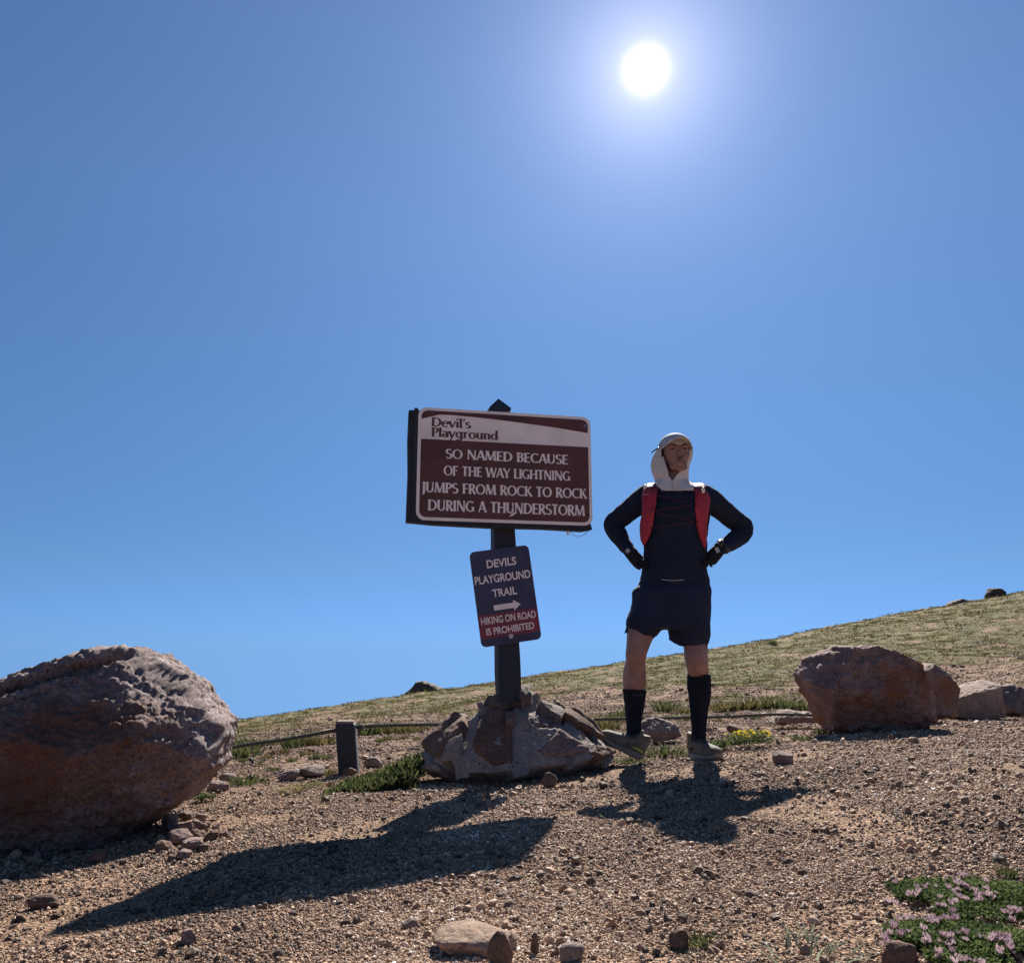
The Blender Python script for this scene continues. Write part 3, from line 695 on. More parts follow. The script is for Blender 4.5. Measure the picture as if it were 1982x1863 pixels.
def build_mortar():
    na, nr = 260, 110; V = []
    for i in range(nr):
        r = (min(1.0, 1.0 * (i / (nr - 6)) ** 0.9) - 0.13 * max(0, i - nr + 6)) * BR
        for j in range(na):
            a = 2 * math.pi * j / na
            V.append((BASE_C[0] + r * math.cos(a), BASE_C[1] + 0.76 * r * math.sin(a)))
    V = np.array(V); z = base_z(V[:, 0], V[:, 1]); ring = np.repeat(np.arange(nr), na)
    und = np.maximum(0, ring - nr + 6); lip = BASE_C[2] + 0.06 * (V[:, 0] - BASE_C[0]) + BH * 0.17         # undercut below the lip
    z = np.where(und > 0, lip - 0.030 * und, z); P = np.c_[V, z]
    rr_ = np.random.default_rng(4); sd = np.array([BASE_C[0], BASE_C[1]]) + rr_.uniform(-BR, BR, (46, 2)); tl = rr_.normal(0, .26, (46, 2)); hh = rr_.uniform(-.026, .026, 46)
    wob = P[:, :2] + 0.02 * np.c_[fbm(P * 9, 2), fbm(P * 9 + 4, 2)]
    ix = ((wob[:, None] - sd[None]) ** 2).sum(-1).argmin(1); df = P[:, :2] - sd[ix]      # broken faces, each tilted its own way
    P[:, 2] += hh[ix] + (df * tl[ix]).sum(1) + 0.010 * fbm(P * 12, 4) + 0.007 * fbm(P * 40, 3)
    F = [(i * na + j, i * na + (j + 1) % na, (i + 1) * na + (j + 1) % na, (i + 1) * na + j) for i in range(nr - 1) for j in range(na)]
    F = [f[::-1] for f in F]
    o = mesh_obj('mortar_mound', P, F, M['mortar'], base)
build_mortar()
def set_stone(poly, thick, mat, seed, tilt=None):
    """a stone bedded in the mound: its outline lies on the mortar, its face stands proud of it"""
    Q = np.array([base_hit(x, y) for x, y in poly]); c = Q.mean(0)
    n = np.cross(Q[len(Q) // 3] - c, Q[0] - c); n /= np.linalg.norm(n)
    if n[1] > 0: n = -n
    K = 40                                                   # resample the outline
    seg = np.r_[Q, Q[:1]]; L_ = np.r_[0, np.cumsum(np.linalg.norm(np.diff(seg, axis=0), axis=1))]
    out = np.array([[np.interp(t, L_, seg[:, k]) for k in range(3)] for t in np.linspace(0, L_[-1], K, endpoint=False)])
    rings = [(1.0, -0.05), (1.03, 0.0), (1.02, thick * 0.65), (0.95, thick * 0.95), (0.8, thick * 1.05), (0.55, thick * 1.12), (0.28, thick * 1.15)]
    V = []; F = []
    for s_, h in rings: V += [c + (q - c) * s_ + n * h for q in out]
    V.append(c + n * thick * 1.15)
    for i in range(len(rings) - 1):
        for j in range(K): F.append((i * K + j, i * K + (j + 1) % K, (i + 1) * K + (j + 1) % K, (i + 1) * K + j))
    for j in range(K): F.append(((len(rings) - 1) * K + j, (len(rings) - 1) * K + (j + 1) % K, len(V) - 1))
    o = mesh_obj('set_stone', V, F, M[mat], base)
    bm = bmesh.new(); bm.from_mesh(o.data); bmesh.ops.recalc_face_normals(bm, faces=bm.faces[:])
    bmesh.ops.subdivide_edges(bm, edges=bm.edges[:], cuts=1, use_grid_fill=True); bm.to_mesh(o.data); bm.free()
    W = get_co(o.data); N_ = get_no(o.data)
    set_co(o.data, W + N_ * (0.008 * fbm(W * 14 + seed, 4) + 0.003 * fbm(W * 55 + seed, 3))[:, None])
    o.data.polygons.foreach_set('use_smooth', [True] * len(o.data.polygons))
for k, (poly, th, mt) in enumerate([
    ([(824, 1450), (856, 1418), (889, 1387), (907, 1395), (906, 1407), (892, 1430), (877, 1452), (857, 1481), (838, 1466)], 0.05, 'granite_brown'),
    ([(862, 1402), (891, 1381), (906, 1387), (894, 1398)], 0.03, 'granite_grey'),
    ([(916, 1446), (925, 1407), (945, 1376), (975, 1372), (985, 1387), (993, 1412), (991, 1473), (957, 1482), (928, 1462)], 0.025, 'stone_set'),
    ([(983, 1386), (999, 1391), (996, 1409), (981, 1412)], 0.045, 'granite_red'),
    ([(1044, 1459), (1060, 1438), (1080, 1416), (1112, 1436), (1138, 1449), (1136, 1458), (1100, 1463), (1075, 1468)], 0.03, 'granite_red'),
    ([(1137, 1460), (1143, 1447), (1168, 1447), (1186, 1459), (1158, 1471)], 0.035, 'granite_brown'),
    ([(1090, 1374), (1114, 1378), (1135, 1394), (1150, 1407), (1168, 1434), (1153, 1428), (1114, 1407), (1088, 1388)], 0.035, 'granite_brown'),
    ([(1042, 1364), (1085, 1376), (1090, 1386), (1083, 1400), (1046, 1374)], 0.03, 'granite_grey'),
    ([(1066, 1363), (1080, 1360), (1098, 1371), (1084, 1376)], 0.03, 'granite_brown'),
    ([(952, 1352), (995, 1352), (1012, 1366), (974, 1378), (937, 1370)], 0.04, 'granite_lichen'),
    ([(998, 1352), (1006, 1340), (1022, 1342), (1026, 1358), (1010, 1366)], 0.05, 'granite_grey'),
    ([(926, 1366), (938, 1360), (942, 1374), (930, 1380)], 0.03, 'granite_grey'),
    ([(823, 1492), (834, 1474), (858, 1488), (850, 1496)], 0.03, 'granite_pale'),
    ([(1020, 1395), (1044, 1384), (1068, 1398), (1060, 1412), (1030, 1410)], 0.014, 'granite_grey')]):
    set_stone(poly, th, mt, k * 2.3)

# ------------------------------------------------------------------ lettering: flared capitals built from strokes, and plain capitals
T_, t_ = 0.165, 0.085
def ARC(cx, cy, rx, ry, a0, a1, thick=T_, thin=t_): return ('a', cx, cy, rx, ry, a0, a1, thick, thin)
def LN(x0, y0, x1, y1, w): return ('l', x0, y0, x1, y1, w)
h_ = 0.095
GL = {
 'S': (0.56, [ARC(.28, .735, .185, .225, 35, 270), ARC(.28, .27, .205, .24, 90, -145)]),
 'O': (0.86, [ARC(.43, .5, .345, .455, 0, 360)]),
 'N': (0.82, [LN(.13, 0, .13, 1, h_), LN(.13, 1, .69, 0, T_), LN(.69, 0, .69, 1, h_)]),
 'A': (0.70, [LN(.04, 0, .35, 1, h_), LN(.35, 1, .66, 0, T_), LN(.16, .32, .54, .32, t_)]),
 'M': (0.96, [LN(.1, 0, .17, 1, h_), LN(.17, 1, .48, .04, T_), LN(.48, .04, .79, 1, h_), LN(.79, 1, .86, 0, T_)]),
 'E': (0.58, [LN(.14, 0, .14, 1, T_), LN(.14, .955, .52, .955, t_), LN(.14, .52, .46, .52, t_), LN(.14, .045, .54, .045, t_)]),
 'F': (0.54, [LN(.14, 0, .14, 1, T_), LN(.14, .955, .52, .955, t_), LN(.14, .52, .46, .52, t_)]),
 'D': (0.80, [LN(.14, 0, .14, 1, T_), ARC(.3, .5, .41, .455, -90, 90), LN(.14, .955, .3, .955, t_), LN(.14, .045, .3, .045, t_)]),
 'B': (0.62, [LN(.14, 0, .14, 1, T_), ARC(.29, .74, .19, .215, -90, 90), ARC(.29, .285, .235, .24, -90, 90), LN(.14, .955, .3, .955, t_), LN(.14, .525, .3, .525, t_), LN(.14, .045, .3, .045, t_)]),
 'C': (0.72, [ARC(.43, .5, .345, .455, 48, 312)]),
 'G': (0.78, [ARC(.43, .5, .345, .455, 48, 318), LN(.66, .06, .66, .46, T_)]),
 'U': (0.76, [LN(.14, 1, .14, .33, T_), ARC(.38, .335, .24, .29, 180, 360), LN(.62, .33, .62, 1, h_)]),
 'T': (0.62, [LN(.31, 0, .31, 1, T_), LN(.03, .955, .59, .955, t_)]),
 'H': (0.80, [LN(.14, 0, .14, 1, T_), LN(.66, 0, .66, 1, T_), LN(.14, .52, .66, .52, t_)]),
 'W': (1.02, [LN(.03, 1, .28, 0, T_), LN(.28, 0, .51, 1, h_), LN(.51, 1, .76, 0, T_), LN(.76, 0, .99, 1, h_)]),
 'Y': (0.66, [LN(.03, 1, .33, .45, T_), LN(.33, .45, .63, 1, h_), LN(.33, .47, .33, 0, T_)]),
 'L': (0.54, [LN(.14, 0, .14, 1, T_), LN(.14, .045, .52, .045, t_)]),
 'I': (0.28, [LN(.14, 0, .14, 1, T_)]),
 'J': (0.32, [LN(.18, 1, .18, .02, T_), ARC(.04, .02, .14, .2, 0, -80)]),
 'P': (0.60, [LN(.14, 0, .14, 1, T_), ARC(.28, .715, .24, .24, -90, 90), LN(.14, .955, .3, .955, t_), LN(.14, .475, .3, .475, t_)]),
 'R': (0.66, [LN(.14, 0, .14, 1, T_), ARC(.28, .735, .22, .22, -90, 90), LN(.14, .955, .3, .955, t_), LN(.14, .515, .3, .515, t_), LN(.3, .5, .62, 0, T_)]),
 'K': (0.68, [LN(.14, 0, .14, 1, T_), LN(.6, 1, .2, .5, h_), LN(.27, .58, .65, 0, T_)]),
 'e': (0.60, [ARC(.31, .33, .225, .30, 0, 318), LN(.1, .37, .53, .37, t_)]),
 'v': (0.56, [LN(.03, .68, .28, 0, T_), LN(.28, 0, .52, .68, h_)]),
 'i': (0.27, [LN(.13, 0, .13, .67, T_), LN(.13, .83, .13, .99, T_)]),
 'l': (0.27, [LN(.13, 0, .13, 1.04, T_)]),
 "'": (0.22, [LN(.09, .74, .15, 1.03, h_)]),
 's': (0.46, [ARC(.23, .5, .14, .155, 35, 270), ARC(.23, .19, .16, .165, 90, -145)]),
 'a': (0.56, [ARC(.24, .2, .15, .17, 0, 360), LN(.44, 0, .44, .45, T_), ARC(.26, .44, .18, .2, 0, 150)]),
 'y': (0.56, [LN(.03, .68, .29, .03, T_), LN(.52, .68, .16, -.28, h_)]),
 'g': (0.64, [ARC(.28, .34, .2, .29, 0, 360), LN(.5, .68, .5, -.06, T_), ARC(.29, -.06, .21, .2, 0, -150)]),
 'r': (0.45, [LN(.13, 0, .13, .68, T_), ARC(.32, .38, .19, .26, 165, 60)]),
 'o': (0.62, [ARC(.31, .33, .235, .31, 0, 360)]),
 'u': (0.62, [LN(.13, .68, .13, .22, T_), ARC(.3, .22, .17, .2, 180, 360), LN(.48, 0, .48, .68, T_)]),
 'n': (0.62, [LN(.13, 0, .13, .68, T_), ARC(.3, .44, .18, .21, 180, 0), LN(.48, .44, .48, 0, T_)]),
 'd': (0.64, [ARC(.28, .33, .2, .30, 0, 360), LN(.5, 0, .5, 1.04, T_)]),
 ' ': (0.36, []),
}
def text_strokes(txt, bold=1.0):
    V, F, x, lay = [], [], 0.0, 0
    def strip(pts, ws):
        nonlocal lay
        b = len(V); P = np.array(pts); n = len(P); lay += 1
        for i in range(n):
            d = P[min(i + 1, n - 1)] - P[max(i - 1, 0)]; d = d / (np.hypot(*d) + 1e-9); nn = np.array([-d[1], d[0]])
            for sg in (1, -1):
                q = P[i] + nn * ws[i] * 0.5 * sg; V.append((q[0], q[1], 0.0012 * (lay % 9)))
        for i in range(n - 1): F.append((b + 2 * i, b + 2 * i + 1, b + 2 * i + 3, b + 2 * i + 2))
    for ch in txt:
        adv, st = GL[ch]
        for s in st:
            if s[0] == 'l':
                _, x0, y0, x1, y1, w = s; K = 7
                pts = [(x + x0 + (x1 - x0) * k / (K - 1), y0 + (y1 - y0) * k / (K - 1)) for k in range(K)]
                strip(pts, [w * bold * (1 + 0.30 * abs(2 * k / (K - 1) - 1) ** 3) for k in range(K)])
            else:
                _, cx, cy, rx, ry, a0, a1, tk, tn = s; K = max(8, int(abs(a1 - a0) / 9)); pts, ws = [], []
                for k in range(K + 1):
                    a = R(a0 + (a1 - a0) * k / K); pts.append((x + cx + rx * math.cos(a), cy + ry * math.sin(a)))
                    ws.append((tn + (tk - tn) * math.cos(a) ** 2) * bold)
                strip(pts, ws)
        x += adv
    return np.array(V), F, x
def text_plain(txt, off=0.012):
    cu = bpy.data.curves.new('t', 'FONT'); cu.body = txt; cu.size = 1.0; cu.offset = off; cu.fill_mode = 'FRONT'
    o = bpy.data.objects.new('t', cu); COL.objects.link(o); bpy.context.view_layer.update()
    dg = bpy.context.evaluated_depsgraph_get(); me = bpy.data.meshes.new_from_object(o.evaluated_get(dg))
    V = get_co(me); F = [tuple(p.vertices) for p in me.polygons]
    bpy.data.objects.remove(o); bpy.data.meshes.remove(me)
    return V, F
class Panel:
    """a flat sheet in space: u to the right, v down, both 0..1, w = height above the face"""
    def __init__(s, c, yaw, roll, w, h, lean=0.0):
        s.w, s.h, s.c = w, h, np.array(c, float)
        n = np.array([math.sin(yaw), -math.cos(yaw), 0]); r = np.array([math.cos(yaw), math.sin(yaw), 0]); up = np.array([0, 0, 1.0])
        n, up = n * math.cos(lean) + up * math.sin(lean), up * math.cos(lean) - n * math.sin(lean)
        s.r = r * math.cos(roll) + up * math.sin(roll); s.u = up * math.cos(roll) - r * math.sin(roll); s.n = n
    def p(s, u, v, w=0.0): return s.c + s.r * ((u - 0.5) * s.w) + s.u * ((0.5 - v) * s.h) + s.n * w
    def plate(s, pts, w0, w1):
        """closed plate with outline pts (u, v) from height w0 to w1"""
        K = len(pts); V = [s.p(u, v, w1) for u, v in pts] + [s.p(u, v, w0) for u, v in pts]
        F = [tuple(range(K)), tuple(range(2 * K - 1, K - 1, -1))] + [(i, K + i, K + (i + 1) % K, (i + 1) % K) for i in range(K)]
        return V, [f[::-1] for f in F]
    def rrect(s, u0, v0, u1, v1, rad, k=8):
        ru, rv = rad / s.w, rad / s.h; out = []
        for (cu, cv, a0) in ((u1 - ru, v0 + rv, 90), (u1 - ru, v1 - rv, 0), (u0 + ru, v1 - rv, -90), (u0 + ru, v0 + rv, -180)):
            for i in range(k + 1):
                a = R(a0 - 90 * i / k); out.append((cu + ru * math.cos(a), cv - rv * math.sin(a)))
        return out
    def put_text(s, V, F, u0, u1, v_top, v_base, w, cap=1.0):
        V = np.array(V); x0, x1 = V[:, 0].min(), V[:, 0].max(); P = []
        for q in V:
            u = u0 + (q[0] - x0) / (x1 - x0) * (u1 - u0); v = v_base + (v_top - v_base) * q[1] / cap
            P.append(s.p(u, v, w + 0.05 * q[2]))
        return P, F
def fix_normals(o):
    bm = bmesh.new(); bm.from_mesh(o.data); bmesh.ops.recalc_face_normals(bm, faces=bm.faces[:]); bm.to_mesh(o.data); bm.free()

# ------------------------------------------------------------------ the big sign on its post
YAW = 0.206
post_top, post_foot = at(964, 776, 4.05), at(986, 1400, 4.05)
sign = empty('information_sign', at(984, 1352, 4.05), 'large brown and white notice board about lightning on a dark square timber post', 'sign')
def build_post():
    w = 0.056; ax = (post_top - post_foot); Lh = np.linalg.norm(ax); ax /= Lh
    c, s = math.cos(YAW), math.sin(YAW); cor = [(-w, -w), (w, -w), (w, w), (-w, w)]
    V = []
    for t in np.linspace(-0.25, Lh - 0.062, 24):
        for k, (a, b) in enumerate(cor):
            e = 0.0018 * math.sin(t * 21 + k * 2)
            V.append(post_foot + ax * t + np.array([a * c - b * s + e, a * s + b * c, 0]))
    n = 24; F = [(i * 4 + j, i * 4 + (j + 1) % 4, (i + 1) * 4 + (j + 1) % 4, (i + 1) * 4 + j) for i in range(n - 1) for j in range(4)]
    b0 = (n - 1) * 4; F += [(b0, b0 + 1, b0 + 2, b0 + 3), (3, 2, 1, 0)]
    o = mesh_obj('post', V, F, M['post_wood'], sign, smooth=False); fix_normals(o)
    bv = o.modifiers.new('b', 'BEVEL'); bv.width = 0.006; bv.segments = 2; bv.limit_method = 'ANGLE'
    # pointed cap
    T = post_foot + ax * (Lh - 0.064); V = [T + np.array([a * c - b * s, a * s + b * c, 0]) * 1.02 for a, b in cor]
    V += [q + np.array([0, 0, 0.012]) for q in V]; V.append(T + np.array([0, 0, 0.078]))
    F = [(0, 1, 5, 4), (1, 2, 6, 5), (2, 3, 7, 6), (3, 0, 4, 7), (4, 5, 8), (5, 6, 8), (6, 7, 8), (7, 4, 8), (3, 2, 1, 0)]
    o = mesh_obj('post_cap', V, F, M['post_wood'], sign, smooth=False); fix_normals(o)
build_post()
c0 = (at(812, 790, 3.88) + at(1150, 1018, 3.97)) / 2
pc = at(980, 903, 3.925); wS = 0.915; hS = 0.585
SP = Panel(pc, YAW, R(0.0), wS, hS)
def build_sign():
    # backing board: a thick board wider than the metal sheet, its left end showing
    pts = [(-0.052, 0.03), (0.998, 0.03), (1.0, 0.30), (0.998, 0.70), (1.003, 0.93), (0.985, 0.96), (1.0, 1.03), (0.95, 1.045), (0.70, 1.035), (0.4, 1.04), (0.1, 1.03), (-0.05, 1.015), (-0.047, 0.6), (-0.054, 0.3)]
    V, F = SP.plate(pts, -0.064, -0.006); o = mesh_obj('backing_board', V, F, M['board'], sign, smooth=False); fix_normals(o)
    V, F = SP.plate([(-0.024, 0.012), (-0.001, 0.012), (-0.001, 0.985), (-0.022, 0.985)], -0.006, -0.0005)
    o2 = mesh_obj('edge_batten', V, F, M['post_wood'], o, smooth=False); fix_normals(o2)
    V, F = SP.plate(SP.rrect(0, 0, 1, 1, 0.045), -0.004, 0.0); face = mesh_obj('sign_face', V, F, M['sign_white'], sign, smooth=False); fix_normals(face)
    b = 0.016; bu, bv = b / wS, b / hS
    lo = [(bu, 0.287), (1 - bu, 0.283)] + [q for q in SP.rrect(bu, 0.5, 1 - bu, 1 - bv, 0.034) if q[1] > 0.6]
    V, F = SP.plate(lo, 0.0, 0.0012); o = mesh_obj('brown_field', V, F, M['sign_brown'], face, smooth=False); fix_normals(o)
    up = [q for q in SP.rrect(bu, bv, 1 - bu, 0.5, 0.034) if q[1] < 0.2]
    up = [q for q in up if q[0] < 0.5] + [q for q in up if q[0] >= 0.5]
    cur = [(1 - bu, 0.150), (0.8, 0.118), (0.6, 0.092), (0.4, 0.070), (0.2, 0.058), (0.115, 0.060), (0.08, 0.078), (bu, 0.108)]
    V, F = SP.plate(up + cur, 0.0, 0.0012); o = mesh_obj('brown_band', V, F, M['sign_brown'], face, smooth=False); fix_normals(o)
    for txt, u0, u1, vt, vb in (("SO NAMED BECAUSE", .155, .860, .366, .452), ("OF THE WAY LIGHTNING", .146, .872, .516, .602),
                                ("JUMPS FROM ROCK TO ROCK", .032, .972, .668, .758), ("DURING A THUNDERSTORM", .064, .956, .820, .914)):
        V, F, x = text_strokes(txt, 1.18); V, F = SP.put_text(V, F, u0, u1, vt, vb, 0.0018)
        mesh_obj('lettering', V, F, M['sign_letter'], face, smooth=False)
    for txt, u0, u1, vt, vb in (("Devil's", .074, .298, .088, .170), ("Playground", .075, .452, .180, .262)):
        V, F, x = text_strokes(txt, 1.18); V, F = SP.put_text(V, F, u0, u1, vt, vb, 0.0008)
        mesh_obj('lettering', V, F, M['sign_brown'], face, smooth=False)
    # white chip under the U of thunderstorm and screws round the rim
    V, F = SP.plate([(.516, .945), (.522, .928), (.545, .905), (.553, .912), (.545, .928), (.534, .935)], 0.0012, 0.0022)
    o = mesh_obj('paint_chip', V, F, M['sign_letter'], face, smooth=False); fix_normals(o)
    for k, (u, v) in enumerate([(.965, .085), (.03, .055), (.50, .072), (.022, .455), (.962, .475), (.03, .915), (.972, .905), (.548, .950)]):
        V, F = tube([SP.p(u, v, 0.0), SP.p(u, v, 0.004)], [0.006 if k == 0 else 0.0045] * 2, ref=SP.r, seg=12)
        o = mesh_obj('screw', V, F, M['steel'] if k == 0 else M['board'], face, smooth=False)
    # loose wire under the lower right corner
    P = [SP.p(.868, 1.035, -.03), SP.p(.885, 1.075, -.02), SP.p(.92, 1.095, -.02), SP.p(.96, 1.07, -.02), SP.p(.985, 1.035, -.03)]
    V, F = tube(P, [0.0016] * 5, n=24, seg=6); mesh_obj('loose_wire', V, F, M['steel'], sign)
    V, F = box(SP.p(.862, 1.062, -.03), (0.012, 0.006, 0.024)); mesh_obj('wire_tag', V, F, M['sign_white'], sign)
build_sign()
TP = Panel(at(978, 1152, 3.965), 0.13, R(8.3), 0.305, 0.475, lean=R(-2))
def build_trail_sign():
    t = empty('trail_sign', TP.c, 'small crooked navy and red trail sign with a white arrow below the big notice board', 'sign')
    pts = TP.rrect(0, 0, 1, 1, 0.026)
    V, F = TP.plate(pts, -0.003, 0.0); f = mesh_obj('sign_plate', V, F, M['sign_blue'], t, smooth=False); fix_normals(f)
    V, F = TP.plate([(0.004, .672), (.996, .672), (.996, .918), (0.004, .918)], 0.0, 0.0012); o = mesh_obj('red_band', V, F, M['sign_red'], f, smooth=False); fix_normals(o)
    for txt, u0, u1, vt, vb in (("DEVILS", .262, .758, .105, .190), ("PLAYGROUND", .030, .965, .262, .347), ("TRAIL", .292, .700, .418, .500)):
        V, F = text_plain(txt, 0.022); V, F = TP.put_text(V, F, u0, u1, vt, vb, 0.0010, cap=0.728); mesh_obj('lettering', V, F, M['sign_letter'], f, smooth=False)
    for txt, u0, u1, vt, vb in (("HIKING ON ROAD", .045, .958, .695, .770), ("IS PROHIBITED", .110, .905, .810, .882)):
        V, F = text_plain(txt, 0.018); V, F = TP.put_text(V, F, u0, u1, vt, vb, 0.0022, cap=0.728); mesh_obj('lettering', V, F, M['sign_letter'], f, smooth=False)
    ar = [(.285, .585), (.615, .585), (.615, .555), (.735, .610), (.615, .668), (.615, .640), (.285, .640)]
    V, F = TP.plate(ar, 0.0, 0.0012); o = mesh_obj('arrow', V, F, M['sign_letter'], f, smooth=False); fix_normals(o)
    V, F = tube([TP.p(.50, .925, 0.001), TP.p(.50, .925, 0.008)], [0.013, 0.011], ref=TP.r, seg=14); mesh_obj('bolt', V, F, M['steel'], t, smooth=False)
    V, F = tube([TP.p(.50, .925, 0.008), TP.p(.50, .925, 0.013)], [0.006, 0.0055], ref=TP.r, seg=6); mesh_obj('bolt_head', V, F, M['steel'], t, smooth=False)
    # dark scratch running down from the top bolt
    P = [TP.p(.53, -0.005, .0008), TP.p(.545, .03, .0014), TP.p(.535, .055, .0014), TP.p(.555, .10, .0014)]
    V, F = tube(P, [.0012] * 4, n=12, seg=5); mesh_obj('scratch', V, F, M['board'], t)
build_trail_sign()

# ------------------------------------------------------------------ bollard and rope
BOL = ground_at(672, 1499)
def build_bollard():
    k = mpp(BOL); top = at(665, 1396, BOL[1] + 0.01); ax = top - BOL; Lh = np.linalg.norm(ax); ax /= Lh; w = 19 * k
    yaw = 0.10; c, s = math.cos(yaw), math.sin(yaw); cor = [(-w, -w), (w, -w), (w, w), (-w, w)]
    o = empty('bollard', BOL, 'short dark timber bollard carrying a rope left of the sign', 'bollard'); V = []
    for t in np.linspace(-0.12, Lh - 0.012, 14):
        for a, b in cor: V.append(BOL + np.array([0, w, 0]) + ax * t + np.array([a * c - b * s, a * s + b * c, 0]))
    n = 14; F = [(i * 4 + j, i * 4 + (j + 1) % 4, (i + 1) * 4 + (j + 1) % 4, (i + 1) * 4 + j) for i in range(n - 1) for j in range(4)]
    b0 = (n - 1) * 4; F += [(b0, b0 + 1, b0 + 2, b0 + 3), (3, 2, 1, 0)]
    m = mesh_obj('post', V, F, M['post_wood'], o, smooth=False); fix_normals(m)
    bv = m.modifiers.new('b', 'BEVEL'); bv.width = 0.009; bv.segments = 3; bv.limit_method = 'ANGLE'
    V, F = box(BOL + np.array([0, w, 0]) + ax * (Lh - 0.006), (1.78 * w, 1.78 * w, 0.016), Euler((0, 0, yaw)), 0.005)
    mesh_obj('post_top', V, F, M['granite_grey'], o, smooth=False)
    return w
wb = build_bollard()
def build_rope():
    yB = BOL[1] + wb
    L_ = [at(300, 1492, yB - 0.2), at(446, 1447, yB - 0.08), at(560, 1429, yB - 0.02), at(648, 1413, yB), at(690, 1406, yB), at(800, 1402, yB + 0.2),
          at(900, 1401, yB + 0.45), at(1050, 1396, yB + 0.8), at(1180, 1391, yB + 1.05), at(1300, 1389, yB + 1.3), at(1420, 1386, yB + 1.5), at(1505, 1382, yB + 1.65), at(1600, 1385, yB + 1.8)]
    C = catmull(np.array(L_), 900); V, F = [], []
    for ph in (0, 2 * math.pi / 3, 4 * math.pi / 3):           # three twisted strands
        Q = []
        for i, c in enumerate(C):
            a = ph + i * 0.55; Q.append(c + 0.0052 * np.array([0, math.cos(a), math.sin(a)]))
        v, f = tube(Q, [0.0062] * len(Q), ref=(0, 1, 0), seg=6); b = len(V); V += v; F += [tuple(i + b for i in q) for q in f]
    for dx in (0.0, 0.016):                                     # the knot right of the bollard
        v, f = ellipsoid(at(697 + dx * 200, 1407, yB), (0.013, 0.018, 0.020), 2); b = len(V); V += v; F += [tuple(int(i) + b for i in q) for q in f]
    v, f = tube([at(697, 1407, yB - .01), at(695, 1414, yB - .015), at(696, 1422, yB - .012)], [0.008, .007, .009], seg=6); b = len(V); V += v; F += [tuple(i + b for i in q) for q in f]
    tag(mesh_obj('rope', V, F, M['rope']), 'thin dark twisted rope strung low across the gravel from the bollard', 'rope')
build_rope()

# ------------------------------------------------------------------ the person
YP = 4.15
def P(px, py, dy=0.0): return at(px, py, YP + dy)
PX = 1 / 361.0
def rows(tab, front, back, n=26, ex=2.3, skew=0.0):
    """stacked outline rows (py, left x, right x) of a body or garment with given front and back depth (m)"""
    pts, rad = [], []
    for (py, xl, xr) in tab:
        a, b = P(xl, py), P(xr, py); f = front(py) if callable(front) else front; k = back(py) if callable(back) else back
        c = (a + b) / 2; c[1] = YP + (k - f) / 2; pts.append(c); rad.append((abs(b[0] - a[0]) / 2, (f + k) / 2))
    return tube(pts, rad, ref=(1, 0, 0), seg=36, n=n, ex=ex, fixed=(0, 0, -1))
def limb(tab, n=18, seg=18, ref=(1, 0, 0)):
    """limb from (px, py, dy, width in px[, depth factor])"""
    pts = [P(t[0], t[1], t[2]) for t in tab]; rad = [(t[3] * PX / 2, t[3] * PX / 2 * (t[4] if len(t) > 4 else 1.0)) for t in tab]
    return tube(pts, rad, ref=ref, seg=seg, n=n)
L_UP = [(1262, 958, 0.02, 50), (1248, 965, 0.03, 46), (1222, 984, 0.06, 41), (1200, 1002, 0.09, 38), (1187, 1012, 0.10, 37)]
L_FO = [(1187, 1013, 0.10, 37), (1190, 1024, 0.08, 35), (1203, 1044, 0.03, 32), (1215, 1062, -0.02, 26), (1223, 1073, -0.04, 23)]
R_UP = [(1356, 962, 0.02, 52), (1372, 966, 0.03, 47), (1396, 985, 0.06, 42), (1422, 1006, 0.09, 41), (1438, 1020, 0.10, 39)]
R_FO = [(1438, 1021, 0.10, 38), (1434, 1034, 0.08, 36), (1416, 1048, 0.03, 32), (1400, 1058, -0.02, 27), (1390, 1063, -0.04, 24)]
TORSO = [(938, 1286, 1325), (943, 1266, 1348), (948, 1250, 1368), (962, 1244, 1374), (990, 1242, 1373), (1030, 1243, 1368), (1065, 1246, 1366), (1100, 1245, 1367), (1120, 1240, 1371), (1134, 1236, 1373)]
tf = lambda py: float(np.interp(py, [938, 949, 985, 1060, 1135], [0.02, 0.082, 0.118, 0.112, 0.115]))
tb = lambda py: float(np.interp(py, [930, 945, 985, 1060, 1135], [0.06, 0.095, 0.115, 0.100, 0.120]))
def head_local(x, f, z): return HC + np.array([x, -f, z])
HC = P(1307, 879, 0.015)
